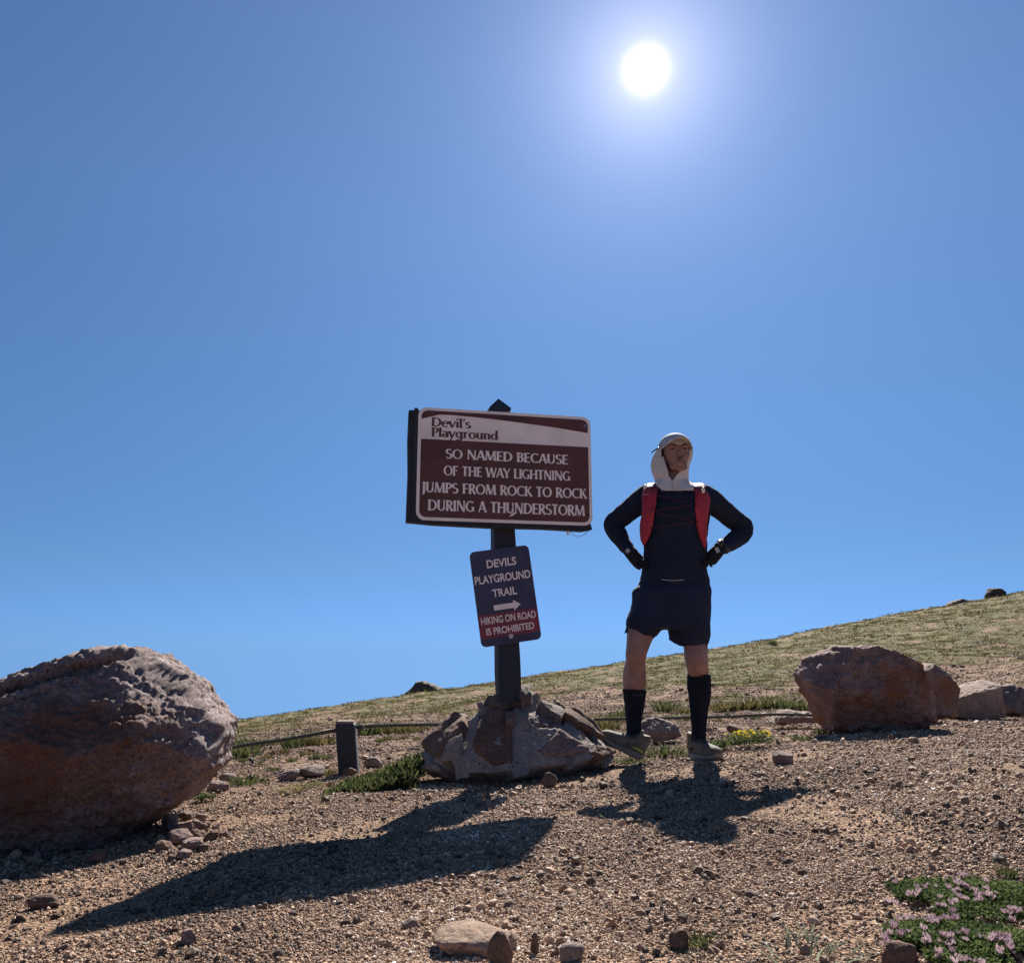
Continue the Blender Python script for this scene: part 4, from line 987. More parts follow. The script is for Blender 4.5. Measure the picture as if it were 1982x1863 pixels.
def build_person():
    parts = []
    # head, neck
    def E_(x, f, z, r, sub=3): parts.append(ellipsoid(head_local(x, f, z), r, sub))
    E_(0, -.012, .018, (.075, .090, .084))
    lv = [(.05, .020, .068, .074), (.03, .022, .070, .080), (0, .020, .069, .080), (-.03, .018, .066, .078), (-.06, .018, .058, .076), (-.085, .022, .046, .068), (-.108, .032, .028, .048)]
    parts.append(tube([head_local(0, f, z) for z, f, a, b in lv], [(a, b) for z, f, a, b in lv], ref=(1, 0, 0), seg=28, n=22, fixed=(0, 0, -1)))
    parts.append(tube([head_local(0, .090, .020), head_local(0, .100, 0), head_local(0, .110, -.022), head_local(0, .112, -.040)], [(.009, .010), (.010, .012), (.013, .013), (.014, .009)], n=10, seg=14))
    for s in (-1, 1):
        E_(s * .013, .096, -.041, (.009, .010, .008), 2)
        E_(s * .032, .084, .026, (.028, .013, .009))
        E_(s * .043, .066, -.020, (.021, .020, .019))
        E_(s * .076, -.006, -.008, (.011, .019, .032))
        E_(s * .031, .078, .004, (.018, .012, .010), 2)
        E_(s * .028, .072, -.088, (.020, .018, .018))
    E_(0, .090, -.066, (.026, .012, .007)); E_(0, .089, -.078, (.021, .011, .007)); E_(0, .084, -.102, (.021, .017, .014))
    nk = [head_local(0, -.012, -.05), head_local(-.003, -.004, -.10), P(1303, 930, 0.01), P(1303, 944, 0.03)]
    parts.append(tube(nk, [(.055, .058), (.054, .056), (.055, .052), (.062, .045)], ref=(1, 0, 0), seg=22, n=12))
    # trunk and limbs under the clothes
    parts.append(rows([(p, l + 9, r - 9) for p, l, r in TORSO if p > 945] + [(1165, 1236, 1368), (1195, 1232, 1368), (1212, 1226, 1366)], lambda p: min(0.09, tf(p) - 0.022), lambda p: min(0.095, tb(p) - 0.02), ex=2.2))
    for t in (L_UP + L_FO[1:], R_UP + R_FO[1:]): parts.append(limb([(a, b, c, d * 0.74) for a, b, c, d in t], n=40))
    parts.append(limb([(1258, 1180, .01, 66), (1246, 1208, -.01, 62), (1239, 1228, -.03, 50), (1233, 1255, -.045, 41), (1231, 1266, -.045, 39), (1230, 1282, -.025, 37), (1228, 1304, 0.0, 43, 1.1), (1228, 1330, .01, 42, 1.05), (1228, 1340, .01, 37), (1228, 1364, .01, 30), (1227, 1398, .0, 21), (1227, 1420, .0, 18), (1225, 1440, .0, 18)], n=40))
    parts.append(limb([(1333, 1185, .01, 66), (1342, 1215, .0, 60), (1346, 1246, -.02, 46), (1347, 1270, -.04, 43), (1349, 1284, -.035, 41), (1351, 1298, -.01, 39), (1353, 1312, .005, 37), (1353, 1325, .01, 36, 1.05), (1354, 1345, .015, 33, 1.05), (1353, 1375, .015, 25), (1353, 1405, .01, 20), (1353, 1425, .01, 18), (1354, 1445, .0, 18)], n=40))
    me = union(parts, 0.0052, 3, 0.5)
    o = link('person', me, M['skin'])
    tag(o, 'person standing hands on hips in cream hood, black shirt, red running vest and shorts', 'person')
    return o
person = build_person()
def wear(name, me_or_vf, mat, parent=person, smooth=True):
    if isinstance(me_or_vf, tuple): return mesh_obj(name, me_or_vf[0], me_or_vf[1], M[mat], parent, smooth)
    return link(name, me_or_vf, M[mat], parent, smooth)
def wrinkle(o, amp, f, seed=0.0, squash=(1, 1, 1)):
    V = get_co(o.data); N_ = get_no(o.data); q = V * np.array(squash)
    set_co(o.data, V + N_ * (amp * (fbm(q * f + seed, 4) + 0.6 * (1 - 2 * np.abs(fbm(q * f * 0.7 + seed + 9, 2)))))[:, None])
# shirt
o = wear('shirt', union([rows(TORSO, tf, tb), limb(L_UP + L_FO[1:], n=44), limb(R_UP + R_FO[1:], n=44)], 0.0065, 4, 0.5), 'shirt'); wrinkle(o, 0.0062, 13, 2, (0.7, 1, 1.6))
# bright seam of drawstring at the shirt hem
C = [P(x, y, -0.119) for x, y in ((1280, 1121), (1290, 1122), (1303, 1123), (1315, 1122.5), (1324, 1121))]
wear('hem_tab', tube(C, [0.0022] * 5, n=16, seg=6), 'reflect', o)
# shorts
SH = [(1116, 1246, 1365), (1128, 1240, 1370), (1141, 1227, 1375), (1150, 1224, 1375), (1163, 1224, 1375), (1190, 1219, 1375), (1208, 1216, 1374), (1216, 1215, 1373)]
sparts = [rows(SH, lambda p: .104 if p < 1132 else .122, lambda p: .106 if p < 1132 else .128, ex=2.4)]
sparts.append(tube([P(1262, 1185, .0), P(1251, 1205, .0), P(1243, 1224, -.005), P(1241, 1229, -.006)], [(.115, .11), (.107, .105), (.082, .092), (.079, .088)], n=14, seg=26, ex=2.2, fixed=(-.10, 0, -1)))
sparts.append(tube([P(1330, 1185, .0), P(1334, 1210, .0), P(1336, 1232, -.005), P(1342, 1247, -.008)], [(.115, .11), (.108, .105), (.103, .098), (.074, .085)], n=14, seg=26, ex=2.2, fixed=(.06, 0, -1)))
o = wear('shorts', union(sparts, 0.0065, 3, 0.5), 'shorts'); wrinkle(o, 0.0075, 10, 5, (1.7, 1, 0.6))
# pointed flaps of the split hems
for poly in ([(1214, 1208), (1217, 1222), (1208, 1226)], [(1252, 1222), (1270, 1222), (1272, 1226), (1266, 1235), (1256, 1230)], [(1297, 1224), (1330, 1236), (1324, 1251), (1306, 1245), (1294, 1237)],
             [(1328, 1236), (1358, 1232), (1351, 1243), (1338, 1236), (1330, 1244)], [(1360, 1228), (1373, 1222), (1371, 1238), (1368, 1251), (1365, 1244)]):
    V = [P(x, y, -0.068) for x, y in poly] + [P(x, y, -0.062) for x, y in poly]; K = len(poly)
    F = [tuple(range(K)), tuple(range(2 * K - 1, K - 1, -1))] + [(i, K + i, K + (i + 1) % K, (i + 1) % K) for i in range(K)]
    q = wear('hem_flap', (V, F), 'shorts', o, False); fix_normals(q)
# socks
for tab in ([(1228, 1335, .01, 44, 1.05), (1228, 1350, .012, 41, 1.05), (1228, 1364, .01, 37), (1227, 1385, .005, 31), (1227, 1400, .0, 28), (1227, 1420, .0, 27), (1226, 1442, .0, 27)],
            [(1353, 1305, .002, 42, 1.08), (1353, 1325, .01, 44, 1.1), (1354, 1345, .015, 41, 1.05), (1353, 1375, .015, 33), (1353, 1405, .01, 27), (1352, 1425, .01, 27), (1350, 1452, .01, 28)]):
    o = wear('sock', limb(tab, n=26, seg=24), 'sock')
    x, y, d, w = tab[0][:4]; v = tube([P(x, y - 1, d), P(x, y + 3, d)], [(w * PX / 2 + .002, (w * PX / 2 + .002) * 1.06)] * 2, seg=28); wear('cuff', v, 'sock', o)
    if x < 1300:                                            # faint letters on the left sock
        V, F = text_plain('AIW', 0.0); V = np.array(V); V[:, 0] -= V[:, 0].min(); W_ = [P(1225 + q[0] / V[:, 0].max() * 21, 1347 - q[1] / 0.73 * 6.5, -0.0585 + 0.016 * (q[0] / V[:, 0].max()) ** 2) for q in V]
        wear('lettering', (W_, F), 'lace', o, False)
# gloves: wrist, palm, four bent fingers and a thumb
def glove(wr, kn, tips, thumb, w):
    parts = [limb([(wr[0], wr[1], wr[2], w), ((wr[0] + kn[0]) / 2, (wr[1] + kn[1]) / 2, (wr[2] + kn[2]) / 2, w * 1.12, 0.72), (kn[0], kn[1], kn[2], w * 1.15, 0.62)], n=10)]
    a, b = np.array(wr, float), np.array(kn, float)
    ax = b - a; px_ = np.array([-ax[1], ax[0], 0]); px_ /= np.linalg.norm(px_)
    for i, tp in enumerate(tips):
        r0 = b + px_ * (i - 1.5) * w * 0.27; t = np.array(tp, float); mid = (r0 + t) / 2 + np.array([0, 0, -0.012])
        parts.append(limb([(*(r0 * 0.8 + a * 0.2),) + (7.5,), (*r0,) + (7.6,), (*mid,) + (6.8,), (*t,) + (5.2,)], n=12, seg=10))
    q = [(*(a * 0.55 + b * 0.45),) + (8.5,)] + [(*np.array(z, float),) + (7.5 - 0.8 * i,) for i, z in enumerate(thumb)]
    parts.append(limb(q, n=10, seg=10))
    return union(parts, 0.0034, 2, 0.4)
wear('glove', glove((1219, 1068, -.035), (1238, 1089, -.03), [(1252, 1088, -.10), (1250, 1094, -.098), (1246, 1099, -.092), (1239, 1101, -.08)], [(1240, 1078, .02), (1248, 1084, .05)], 23), 'glove')
wear('glove', glove((1393, 1062, -.035), (1374, 1083, -.03), [(1360, 1083, -.10), (1362, 1090, -.098), (1368, 1096, -.09), (1378, 1097, -.07)], [(1372, 1071, .02), (1363, 1079, .05)], 24), 'glove')
for (x0, y0), (x1, y1) in (((1212, 1068), (1218, 1063)), ((1386, 1059), (1391, 1069))):
    v = tube([P(x0, y0, -.082), P(x1, y1, -.082)], [(.010, .003)] * 2, ref=(0.6, 0, 0.6), seg=4, ex=8); wear('reflective_tab', v, 'reflect', person, False)
# watch on the screen-right wrist
o = wear('watch', tube([P(1391, 1050, -.066), P(1398, 1055, -.066)], [(.018, .015)] * 2, ref=(0.5, 0, 0.8), seg=16, ex=3.5), 'watch')
wear('strap', tube([P(1402, 1056, -.02), P(1397, 1060, -.02)], [.043, .042], seg=24), 'watch', o)
# running vest: back panel and shoulder straps, two chest pockets, bottle caps, cords
def front_dy(px, py):
    tab = np.array(TORSO, float); xl, xr = np.interp(py, tab[:, 0], tab[:, 1]), np.interp(py, tab[:, 0], tab[:, 2])
    q = (px - (xl + xr) / 2) / ((xr - xl) / 2 + 6); f, b = tf(py), tb(py)
    return (b - f) / 2 - (f + b) / 2 * max(0.0, 1 - abs(q) ** 2.3) ** (1 / 2.3)
def pillow(poly, thick, mat, name, parent, K=44):
    poly = np.array(poly, float); c = poly.mean(0); seg = np.r_[poly, poly[:1]]; L_ = np.r_[0, np.cumsum(np.hypot(*np.diff(seg, axis=0).T))]
    out = np.c_[np.interp(np.linspace(0, L_[-1], K, endpoint=False), L_, seg[:, 0]), np.interp(np.linspace(0, L_[-1], K, endpoint=False), L_, seg[:, 1])]
    rings = [(1.0, -0.004), (1.0, thick * 0.5), (0.93, thick * 0.9), (0.75, thick * 1.05), (0.5, thick * 1.1), (0.25, thick * 1.12)]; V, F = [], []
    for s_, h in rings:
        for q in out: x, y = c + (q - c) * s_; V.append(P(x, y, front_dy(x, y) - h))
    V.append(P(c[0], c[1], front_dy(*c) - thick * 1.12))
    for i in range(len(rings) - 1):
        for j in range(K): F.append((i * K + j, i * K + (j + 1) % K, (i + 1) * K + (j + 1) % K, (i + 1) * K + j))
    for j in range(K): F.append(((len(rings) - 1) * K + j, (len(rings) - 1) * K + (j + 1) % K, len(V) - 1))
    F.append(tuple(range(K)))
    o = wear(name, (V, F), mat, parent); fix_normals(o); wrinkle(o, 0.002, 30, 3); return o
BK = [(945, 1262, 1350), (970, 1252, 1362), (1010, 1252, 1362), (1045, 1258, 1356)]
vparts = [tube([P((l + r) / 2, p, 0.135) for p, l, r in BK], [((r - l) / 2 * PX, 0.035) for p, l, r in BK], ref=(1, 0, 0), seg=26, n=12, ex=3)]
for x in (1258, 1357):
    vparts.append(tube([P(x, 962, front_dy(x, 962) - .004), P(x + (3 if x < 1300 else -3), 946, -.082), P(x + (5 if x < 1300 else -5), 938, -.02), P(x + (6 if x < 1300 else -6), 938, .05), P(x + (6 if x < 1300 else -6), 950, .11)], [(.036, .008)] * 5, ref=(1, 0, 0), seg=14, n=18))
vest = wear('running_vest', union(vparts, 0.006, 2, 0.5), 'vest_dark')
pk = [pillow([(1243, 948), (1254, 944), (1267, 946), (1271, 956), (1270, 975), (1266, 996), (1263, 1018), (1260, 1030), (1252, 1047), (1246, 1057), (1240, 1046), (1238, 1030), (1238, 1014), (1242, 998), (1243, 975)], 0.026, 'vest', 'pocket', vest),
      pillow([(1345, 962), (1347, 948), (1356, 944), (1367, 948), (1372, 955), (1375, 968), (1371, 990), (1369, 1010), (1368, 1040), (1366, 1063), (1360, 1054), (1354, 1038), (1348, 1014), (1345, 985)], 0.026, 'vest', 'pocket', vest)]
for (x, y, dx) in ((1249, 943, 0), (1361, 949, 1)):
    c = P(x, y, front_dy(x, y + 6) - .042)
    q = wear('bottle_cap', tube([c + np.array([0, .008, -.008]), c, c + np.array([0, -.006, .006])], [.0095, .009, .0078], seg=14), 'cap_white', vest)
    wear('spout', tube([c + np.array([0, -.004, .008]), c + np.array([0, -.010, .014])], [.005, .004], seg=10), 'watch', q)
for (xa, ya), (xb, yb) in (((1268, 958), (1344, 975)), ((1344, 975), (1264, 990)), ((1264, 990), (1346, 1009)), ((1346, 1009), (1261, 1022))):
    pts = []
    for t in np.linspace(0, 1, 12):
        x, y = xa + (xb - xa) * t, ya + (yb - ya) * t; pts.append(P(x, y, front_dy(x, y) - .010 - .006 * math.sin(t * 3.14)))
    wear('bungee_cord', tube(pts, [.0021] * 12, seg=6), 'cord', vest)
V, F = tube([P(1244, 957, front_dy(1250, 957) - .031), P(1257, 956.5, front_dy(1256, 957) - .031)], [.0018, .0018], seg=6); wear('piping', (V, F), 'reflect', pk[0])
for o_, pts in ((pk[0], [(1247, 962), (1246, 985), (1243, 1010), (1244, 1040)]), (pk[0], [(1245, 986), (1255, 984), (1266, 985)]), (pk[1], [(1370, 966), (1367, 990), (1364, 1020), (1363, 1050)]), (pk[1], [(1347, 992), (1358, 990), (1369, 992)])):
    wear('seam', tube([P(x, y, front_dy(x, y) - .0275) for x, y in pts], [.0017] * len(pts), n=16, seg=6), 'vest_dark', o_)
for x, y in ((1262, 989), (1345, 975), (1348, 1009), (1261, 1022), (1353, 1038)):
    wear('cord_lock', ellipsoid(P(x, y, front_dy(x, y) - .026), (.006, .005, .006), 2), 'watch', vest)
# hood
HOOD = [(850, 1284, 1332, 1288, 1328, .00, .095), (862, 1277, 1337, 1281, 1334, .02, .105), (874, 1269, 1340, 1280, 1334, .03, .11), (886, 1263, 1339, 1281, 1331, .04, .115), (899, 1260, 1334, 1284, 1325, .052, .11), (908, 1261, 1332, 1288, 1318, .066, .10),
        (916, 1263, 1332, 1292, 1312, .078, .095), (925, 1267, 1332, 1298, 1305, .088, .095), (930, 1268, 1333, 1300.5, 1301.5, .094, .10), (938, 1270, 1342, 1301, 1301.6, .102, .10), (944, 1276, 1350, 1301, 1301.6, .112, .10), (949, 1280, 1350, 1301, 1301.6, .124, .09)]
def build_hood():
    V, F, n = [], [], 40
    H = catmull(np.array(HOOD, float), 34)
    for (py, xl, xr, ol, orr, f, b) in H:
        ce = (xl + xr) / 2; q_ = float(np.clip((py - 926) / 14, 0, 1)); fm = .75 + .23 * q_; sd_ = -.01 + .075 * q_
        ctl = [(orr, f), (orr + (xr - orr) * .55, f * fm - .004), (xr, sd_), ((xr + ce) / 2 + 4, -b * .82), (ce, -b), ((xl + ce) / 2 - 4, -b * .82), (xl, sd_), (ol + (xl - ol) * .55, f * fm - .004), (ol, f)]
        for q in catmull(np.array(ctl), n): V.append(P(q[0], py, 0.015 - q[1]))
    m = len(H)
    for i in range(m - 1):
        for j in range(n - 1): F.append((i * n + j, i * n + j + 1, (i + 1) * n + j + 1, (i + 1) * n + j))
    o = wear('hood', (V, F), 'hood'); fix_normals(o); wrinkle(o, 0.0022, 22, 1, (1.4, 1, 0.6))
    s = o.modifiers.new('s', 'SOLIDIFY'); s.thickness = 0.003; s.offset = 0
    # cream shoulders of the hood spreading behind the straps
    yk = wear('hood_yoke', rows([(933, 1268, 1340), (938, 1262, 1350), (944, 1252, 1364)], lambda p: .03, lambda p: .09, n=8), 'hood', o)
    wear('zip', tube([P(1301, 930, -.092), P(1301.5, 946, -.106)], [.0022, .0022], seg=6), 'brim', o)
    for x in (1291,):                                       # crumpled inner fold at the cheek
        wear('fold', tube([P(1282, 884, -.03), P(1286, 900, -.045), P(1290, 912, -.058), P(1292, 921, -.068)], [(.007, .004), (.009, .006), (.009, .005), (.004, .004)], n=14, seg=10), 'hood', o)
build_hood()
# cap: crown, brim, button
def build_cap():
    V, F = ICO[4]; V = V.copy(); keep = V[:, 2] > -0.12
    W_ = np.where(V[:, 2:3] < -0.1, np.c_[V[:, :2], np.full(len(V), -0.1)], V)
    c = np.array([head_local(w[0] * .090, -.006 - w[1] * .108 + 0, .036 + w[2] * .082) for w in W_])
    o = wear('cap', (c, [tuple(f) for f in F]), 'hat'); wrinkle(o, 0.0012, 25, 4)
    n, m = 26, 8; V, F = [], []
    for i in range(m):
        t = i / (m - 1)
        for j in range(n):
            a = R(-84 + 168 * j / (n - 1)); rx = .088 - .006 * t; y0 = .096 * math.cos(a); ext = .080 * t * max(0.0, math.cos(a)) ** 0.75
            z = .060 - .038 * (math.sin(a) ** 2) - .006 * t * math.cos(a) - .004 * t
            V.append(head_local(rx * math.sin(a), y0 + ext - .006, z))
    for i in range(m - 1):
        for j in range(n - 1): F.append((i * n + j, i * n + j + 1, (i + 1) * n + j + 1, (i + 1) * n + j))
    b = wear('brim', (V, F), 'brim', o); fix_normals(b); s = b.modifiers.new('s', 'SOLIDIFY'); s.thickness = 0.004; s.offset = 0
    wear('button', ellipsoid(head_local(0, .004, .119), (.008, .008, .004), 2), 'hat', o)
build_cap()
for pts in ([P(1261, 876, -.01), P(1267, 871, -.02), P(1276, 866, -.035)], [P(1335, 864, -.02), P(1340, 866, -.02), P(1339, 869, -.01)]):
    wear('chin_strap', tube(pts, [.0035, .0035, .0035], n=8, seg=8), 'watch')
# face details
for s in (-1, 1):
    wear('eye', ellipsoid(head_local(s * .031, .0915, .008), (.0145, .005, .0042), 2), 'eye')
    wear('eyebrow', tube([head_local(s * .014, .098, .024), head_local(s * .032, .097, .031), head_local(s * .052, .083, .026)], [(.0042, .0035), (.005, .0035), (.0025, .0025)], n=10, seg=8), 'hair')
    wear('nostril', ellipsoid(head_local(s * .0075, .111, -.047), (.0052, .005, .0038), 2), 'eye')
    wear('sideburn', ellipsoid(head_local(s * .068, .022, .012), (.006, .016, .024), 2), 'hair')
wear('mouth', tube([head_local(-.024, .0905, -.073), head_local(0, .1015, -.0715), head_local(.024, .0905, -.073)], [(.002, .0018), (.003, .0022), (.002, .0018)], n=12, seg=8), 'lip')
wear('stubble', tube([head_local(-.022, .091, -.060), head_local(0, .1005, -.057), head_local(.022, .091, -.060)], [(.0035, .0025), (.004, .0025), (.003, .002)], n=12, seg=8), 'lip')
# shoes
def shoe(heel, toe, up, parent, hs=1.0):
    heel, toe, up = np.array(heel), np.array(toe), np.array(up, float)
    ax = toe - heel; Ls = np.linalg.norm(ax); ax /= Ls; up = up - ax * (up @ ax); up /= np.linalg.norm(up); sd = np.cross(ax, up)
    k = Ls / 0.285
    def W3(s, y, z): return heel + ax * s * Ls + sd * y * k + up * z * k * hs
    # (s, half width, sole bottom, sole top, upper top)
    SEC = [(0.0, .020, .012, .034, .070), (.04, .030, .004, .036, .092), (.12, .036, .001, .036, .098), (.25, .037, 0, .033, .092), (.40, .037, 0, .030, .082), (.55, .043, 0, .027, .074), (.70, .048, 0, .026, .067), (.84, .046, .004, .027, .061), (.94, .037, .012, .030, .054), (1.0, .018, .022, .034, .044)]
    up_ = tube([W3(s, 0, (st + tp) / 2 - .006) for s, w, sb, st, tp in SEC], [(w * k * 0.95, (tp - st) / 2 * k * hs + .008) for s, w, sb, st, tp in SEC], ref=sd, seg=20, n=24, ex=2.5, fixed=ax)
    col = tube([W3(.14, 0, .07), W3(.15, 0, .102), W3(.16, 0, .112)], [(.034 * k, .044 * k), (.033 * k, .043 * k), (.031 * k, .041 * k)], ref=sd, seg=18, n=8)
    tong = tube([W3(.28, 0, .085), W3(.24, 0, .112), W3(.21, 0, .128)], [(.024 * k, .010 * k)] * 3, ref=sd, seg=12, n=8)
    o = wear('shoe', union([up_, col, tong], 0.0045, 2, 0.4), 'shoe', parent)
    wear('sole', union([tube([W3(s, 0, (sb + st) / 2) for s, w, sb, st, tp in SEC], [(w * k * 1.04, (st - sb) / 2 * k * hs) for s, w, sb, st, tp in SEC], ref=sd, seg=20, n=26, ex=3.2, fixed=ax)], 0.0045, 1, 0.3), 'sole', o)
    lc = []
    for i in range(5):
        s = .30 + .065 * i; z = float(np.interp(s, [q[0] for q in SEC], [q[4] for q in SEC]))
        for d in (1, -1): lc.append(tube([W3(s, -.020 * d, z - .004), W3(s + .02, 0, z + .006), W3(s + .045, .020 * d, z - .008)], [.0028] * 3, n=8, seg=6))
    for d in (1, -1): lc.append(tube([W3(.28, 0, .098), W3(.31, .018 * d, .104), W3(.34, .030 * d, .094), W3(.33, .034 * d, .080)], [.0028] * 4, n=10, seg=6))
    wear('laces', joinm(lc), 'lace', o)
    return o, W3, k
o, W3, k = shoe(P(1240, 1473, -.02), P(1158, 1431, -.015), (-0.42, -0.06, 1), person, 1.36)
for sd in (.037, -.037):
    wear('accent', tube([W3(.06, sd * 1.02, .043), W3(.2, sd * 1.05, .046), W3(.30, sd * 1.05, .043)], [(.005, .002), (.006, .002), (.002, .002)], ref=(0, 0, 1), n=10, seg=8), 'accent', o)
hl = W3(-.01, 0, .07); wear('heel_loop', tube([hl, hl + np.array([.018, 0, .012]), hl + np.array([.022, 0, .032]), hl + np.array([.004, 0, .038])], [.003] * 4, n=12, seg=6), 'brim', o)
hx, tx = P(1338, 1462, .05), P(1394, 1478, -.17)
hx[2] = gz1(hx[0], hx[1]) + .004; tx[2] = gz1(tx[0], tx[1]) + .004
shoe(hx, tx, (0, 0, 1), person, 1.42)

# ------------------------------------------------------------------ plants
def blades(n, rad, hgt, w, spread, r, bend=0.4, seg=2):
    """grass blades: thin bent triangles; returns V, F, tone"""
    V, F, T = [], [], []
    for _ in range(n):
        a, d = r.uniform(0, 6.283), rad * math.sqrt(r.random()); x, y = d * math.cos(a), d * math.sin(a)
        h = hgt * r.uniform(0.55, 1.15) * (1 - 0.35 * (d / rad) ** 2); b = a + r.uniform(-1, 1); sp = spread * (0.3 + d / rad)
        tx, ty = sp * h * math.cos(b), sp * h * math.sin(b); ww = w * r.uniform(0.7, 1.3); c, s = math.cos(b + 1.57) * ww, math.sin(b + 1.57) * ww
        i = len(V); V += [(x - c, y - s, -0.01), (x + c, y + s, -0.01), (x + tx * bend - c * .7, y + ty * bend - s * .7, h * .6), (x + tx * bend + c * .7, y + ty * bend + s * .7, h * .6), (x + tx, y + ty, h)]
        F += [(i, i + 1, i + 3, i + 2), (i + 2, i + 3, i + 4)]; T += [r.uniform(-.25, .3)] * 5
    return V, F, T
def toned(name, V, F, T, mat, parent=None, smooth=False):
    o = mesh_obj(name, V, F, mat, parent, smooth); q = o.data.attributes.new('tone', 'FLOAT', 'POINT'); q.data.foreach_set('value', np.array(T, np.float32)); return o
def leaflets(n, rx, ry, h, size, r, dome=0.5):
    """small cupped leaves spread through a low cushion"""
    V, F, T = [], [], []
    for _ in range(n):
        a, d = r.uniform(0, 6.283), math.sqrt(r.random()); d *= 0.82 + 0.18 * math.sin(3 * a + 1) + 0.08 * math.sin(7 * a)
        x, y = rx * d * math.cos(a), ry * d * math.sin(a); z = h * (1 - dome * d * d) * r.uniform(0.25, 1.0)
        th, tl = r.uniform(0, 6.283), r.uniform(-.2, 1.1); s = size * r.uniform(.6, 1.3)
        u = np.array([math.cos(th) * math.cos(tl), math.sin(th) * math.cos(tl), math.sin(tl)]); v = np.array([-math.sin(th), math.cos(th), 0.0]); c = np.array([x, y, z])
        i = len(V); V += [c, c + u * s * .5 + v * s * .32, c + u * s, c + u * s * .5 - v * s * .32]; F += [(i, i + 1, i + 2, i + 3)]; T += [r.uniform(-.25, .3)] * 4
    return V, F, T
def tuft_mesh(seed, n, rad, h, w, spread, mat):
    r = random.Random(seed); V, F, T = blades(n, rad, h, w, spread, r)
    me = bpy.data.meshes.new('tuft'); me.from_pydata(V, [], F); me.update(); q = me.attributes.new('tone', 'FLOAT', 'POINT'); q.data.foreach_set('value', np.array(T, np.float32)); me.materials.append(mat); return me
TUFT = [tuft_mesh(k, 130, 1.0, 1.0, 0.045, 0.9, M['grass_green']) for k in range(3)] + [tuft_mesh(9 + k, 110, 1.0, 0.8, 0.05, 1.1, M['grass']) for k in range(3)]
def put_tuft(px, py, w, h, label, k, group=None, name='grass_tuft', cat='grass tuft'):
    Q = ground_at(px, py); s = mpp(Q); o = bpy.data.objects.new(name, TUFT[k % 6]); COL.objects.link(o)
    o.location = Q; o.scale = (w * s / 2, w * s / 2 * 0.8, h * s); o.rotation_euler = (0, 0, px * 0.7); return tag(o, label, cat, group)
for i, (x, y, w, h) in enumerate([(472, 1464, 50, 24), (489, 1446, 44, 18), (572, 1446, 46, 24), (600, 1440, 40, 22), (537, 1442, 34, 16), (628, 1440, 40, 18), (455, 1446, 30, 14), (700, 1424, 40, 18), (735, 1420, 44, 20),
                                  (765, 1418, 54, 22), (800, 1416, 46, 18), (1170, 1412, 50, 24), (1185, 1398, 40, 16), (1215, 1386, 40, 14), (1290, 1376, 48, 18), (1330, 1380, 40, 14), (1405, 1376, 60, 22), (1450, 1372, 60, 22), (1490, 1370, 50, 20), (1540, 1372, 50, 18), (1250, 1402, 30, 12)]):
    put_tuft(x, y, w * 1.3, h * 1.4, 'low green grass clump growing along the rope behind the gravel', i, 'grass clumps along the rope')
for i, (x, y, w, h) in enumerate([(551, 1458, 20, 13), (516, 1468, 22, 10), (592, 1460, 22, 12), (610, 1468, 18, 11), (634, 1470, 20, 11), (565, 1474, 18, 9), (530, 1458, 16, 8), (755, 1432, 22, 11), (782, 1430, 16, 9), (735, 1436, 18, 8), (528, 1492, 22, 8), (470, 1474, 18, 8), (505, 1478, 14, 7), (808, 1432, 16, 8), (1390, 1396, 16, 7), (1330, 1394, 14, 7), (1460, 1392, 16, 7), (1520, 1366, 18, 8), (1580, 1360, 18, 8)]):
    put_tuft(x, y, w * 1.2, h * 1.3, 'small dark dried tuft dotted on the gravel behind the rope', 3 + i, 'small dried tufts on the far gravel')
put_tuft(1497, 1247, 18, 12, 'tiny dark bush standing near the skyline right of the person', 0, name='bush', cat='bush')
put_tuft(1560, 1432, 60, 10, 'thin green grass patch at the left foot of the reddish boulder', 1)
put_tuft(1590, 1420, 36, 16, 'small bright green tuft touching the left foot of the reddish boulder', 2)
put_tuft(480, 1518, 70, 20, 'dark green mat of grass beside the small rocks near the left boulder', 0)
put_tuft(590, 1530, 120, 12, 'thin pale green grass below the grey rocks left of the bollard', 4)
put_tuft(640, 1500, 44, 16, 'yellow green grass at the left foot of the bollard', 3)
put_tuft(1290, 1462, 100, 22, 'dark green mat of grass on the ground between the two shoes', 1)
put_tuft(1225, 1476, 60, 10, 'short green grass under the tilted shoe', 2)
put_tuft(1360, 1830, 62, 26, 'small bright green sprout near the bottom of the gravel', 0, name='sprout', cat='sprout')
put_tuft(1335, 1852, 40, 14, 'tiny pale sprout below the bright green sprout', 5, name='sprout', cat='sprout')
put_tuft(1950, 1700, 40, 34, 'upright green grass blades behind the flowering clover at the right edge', 1)

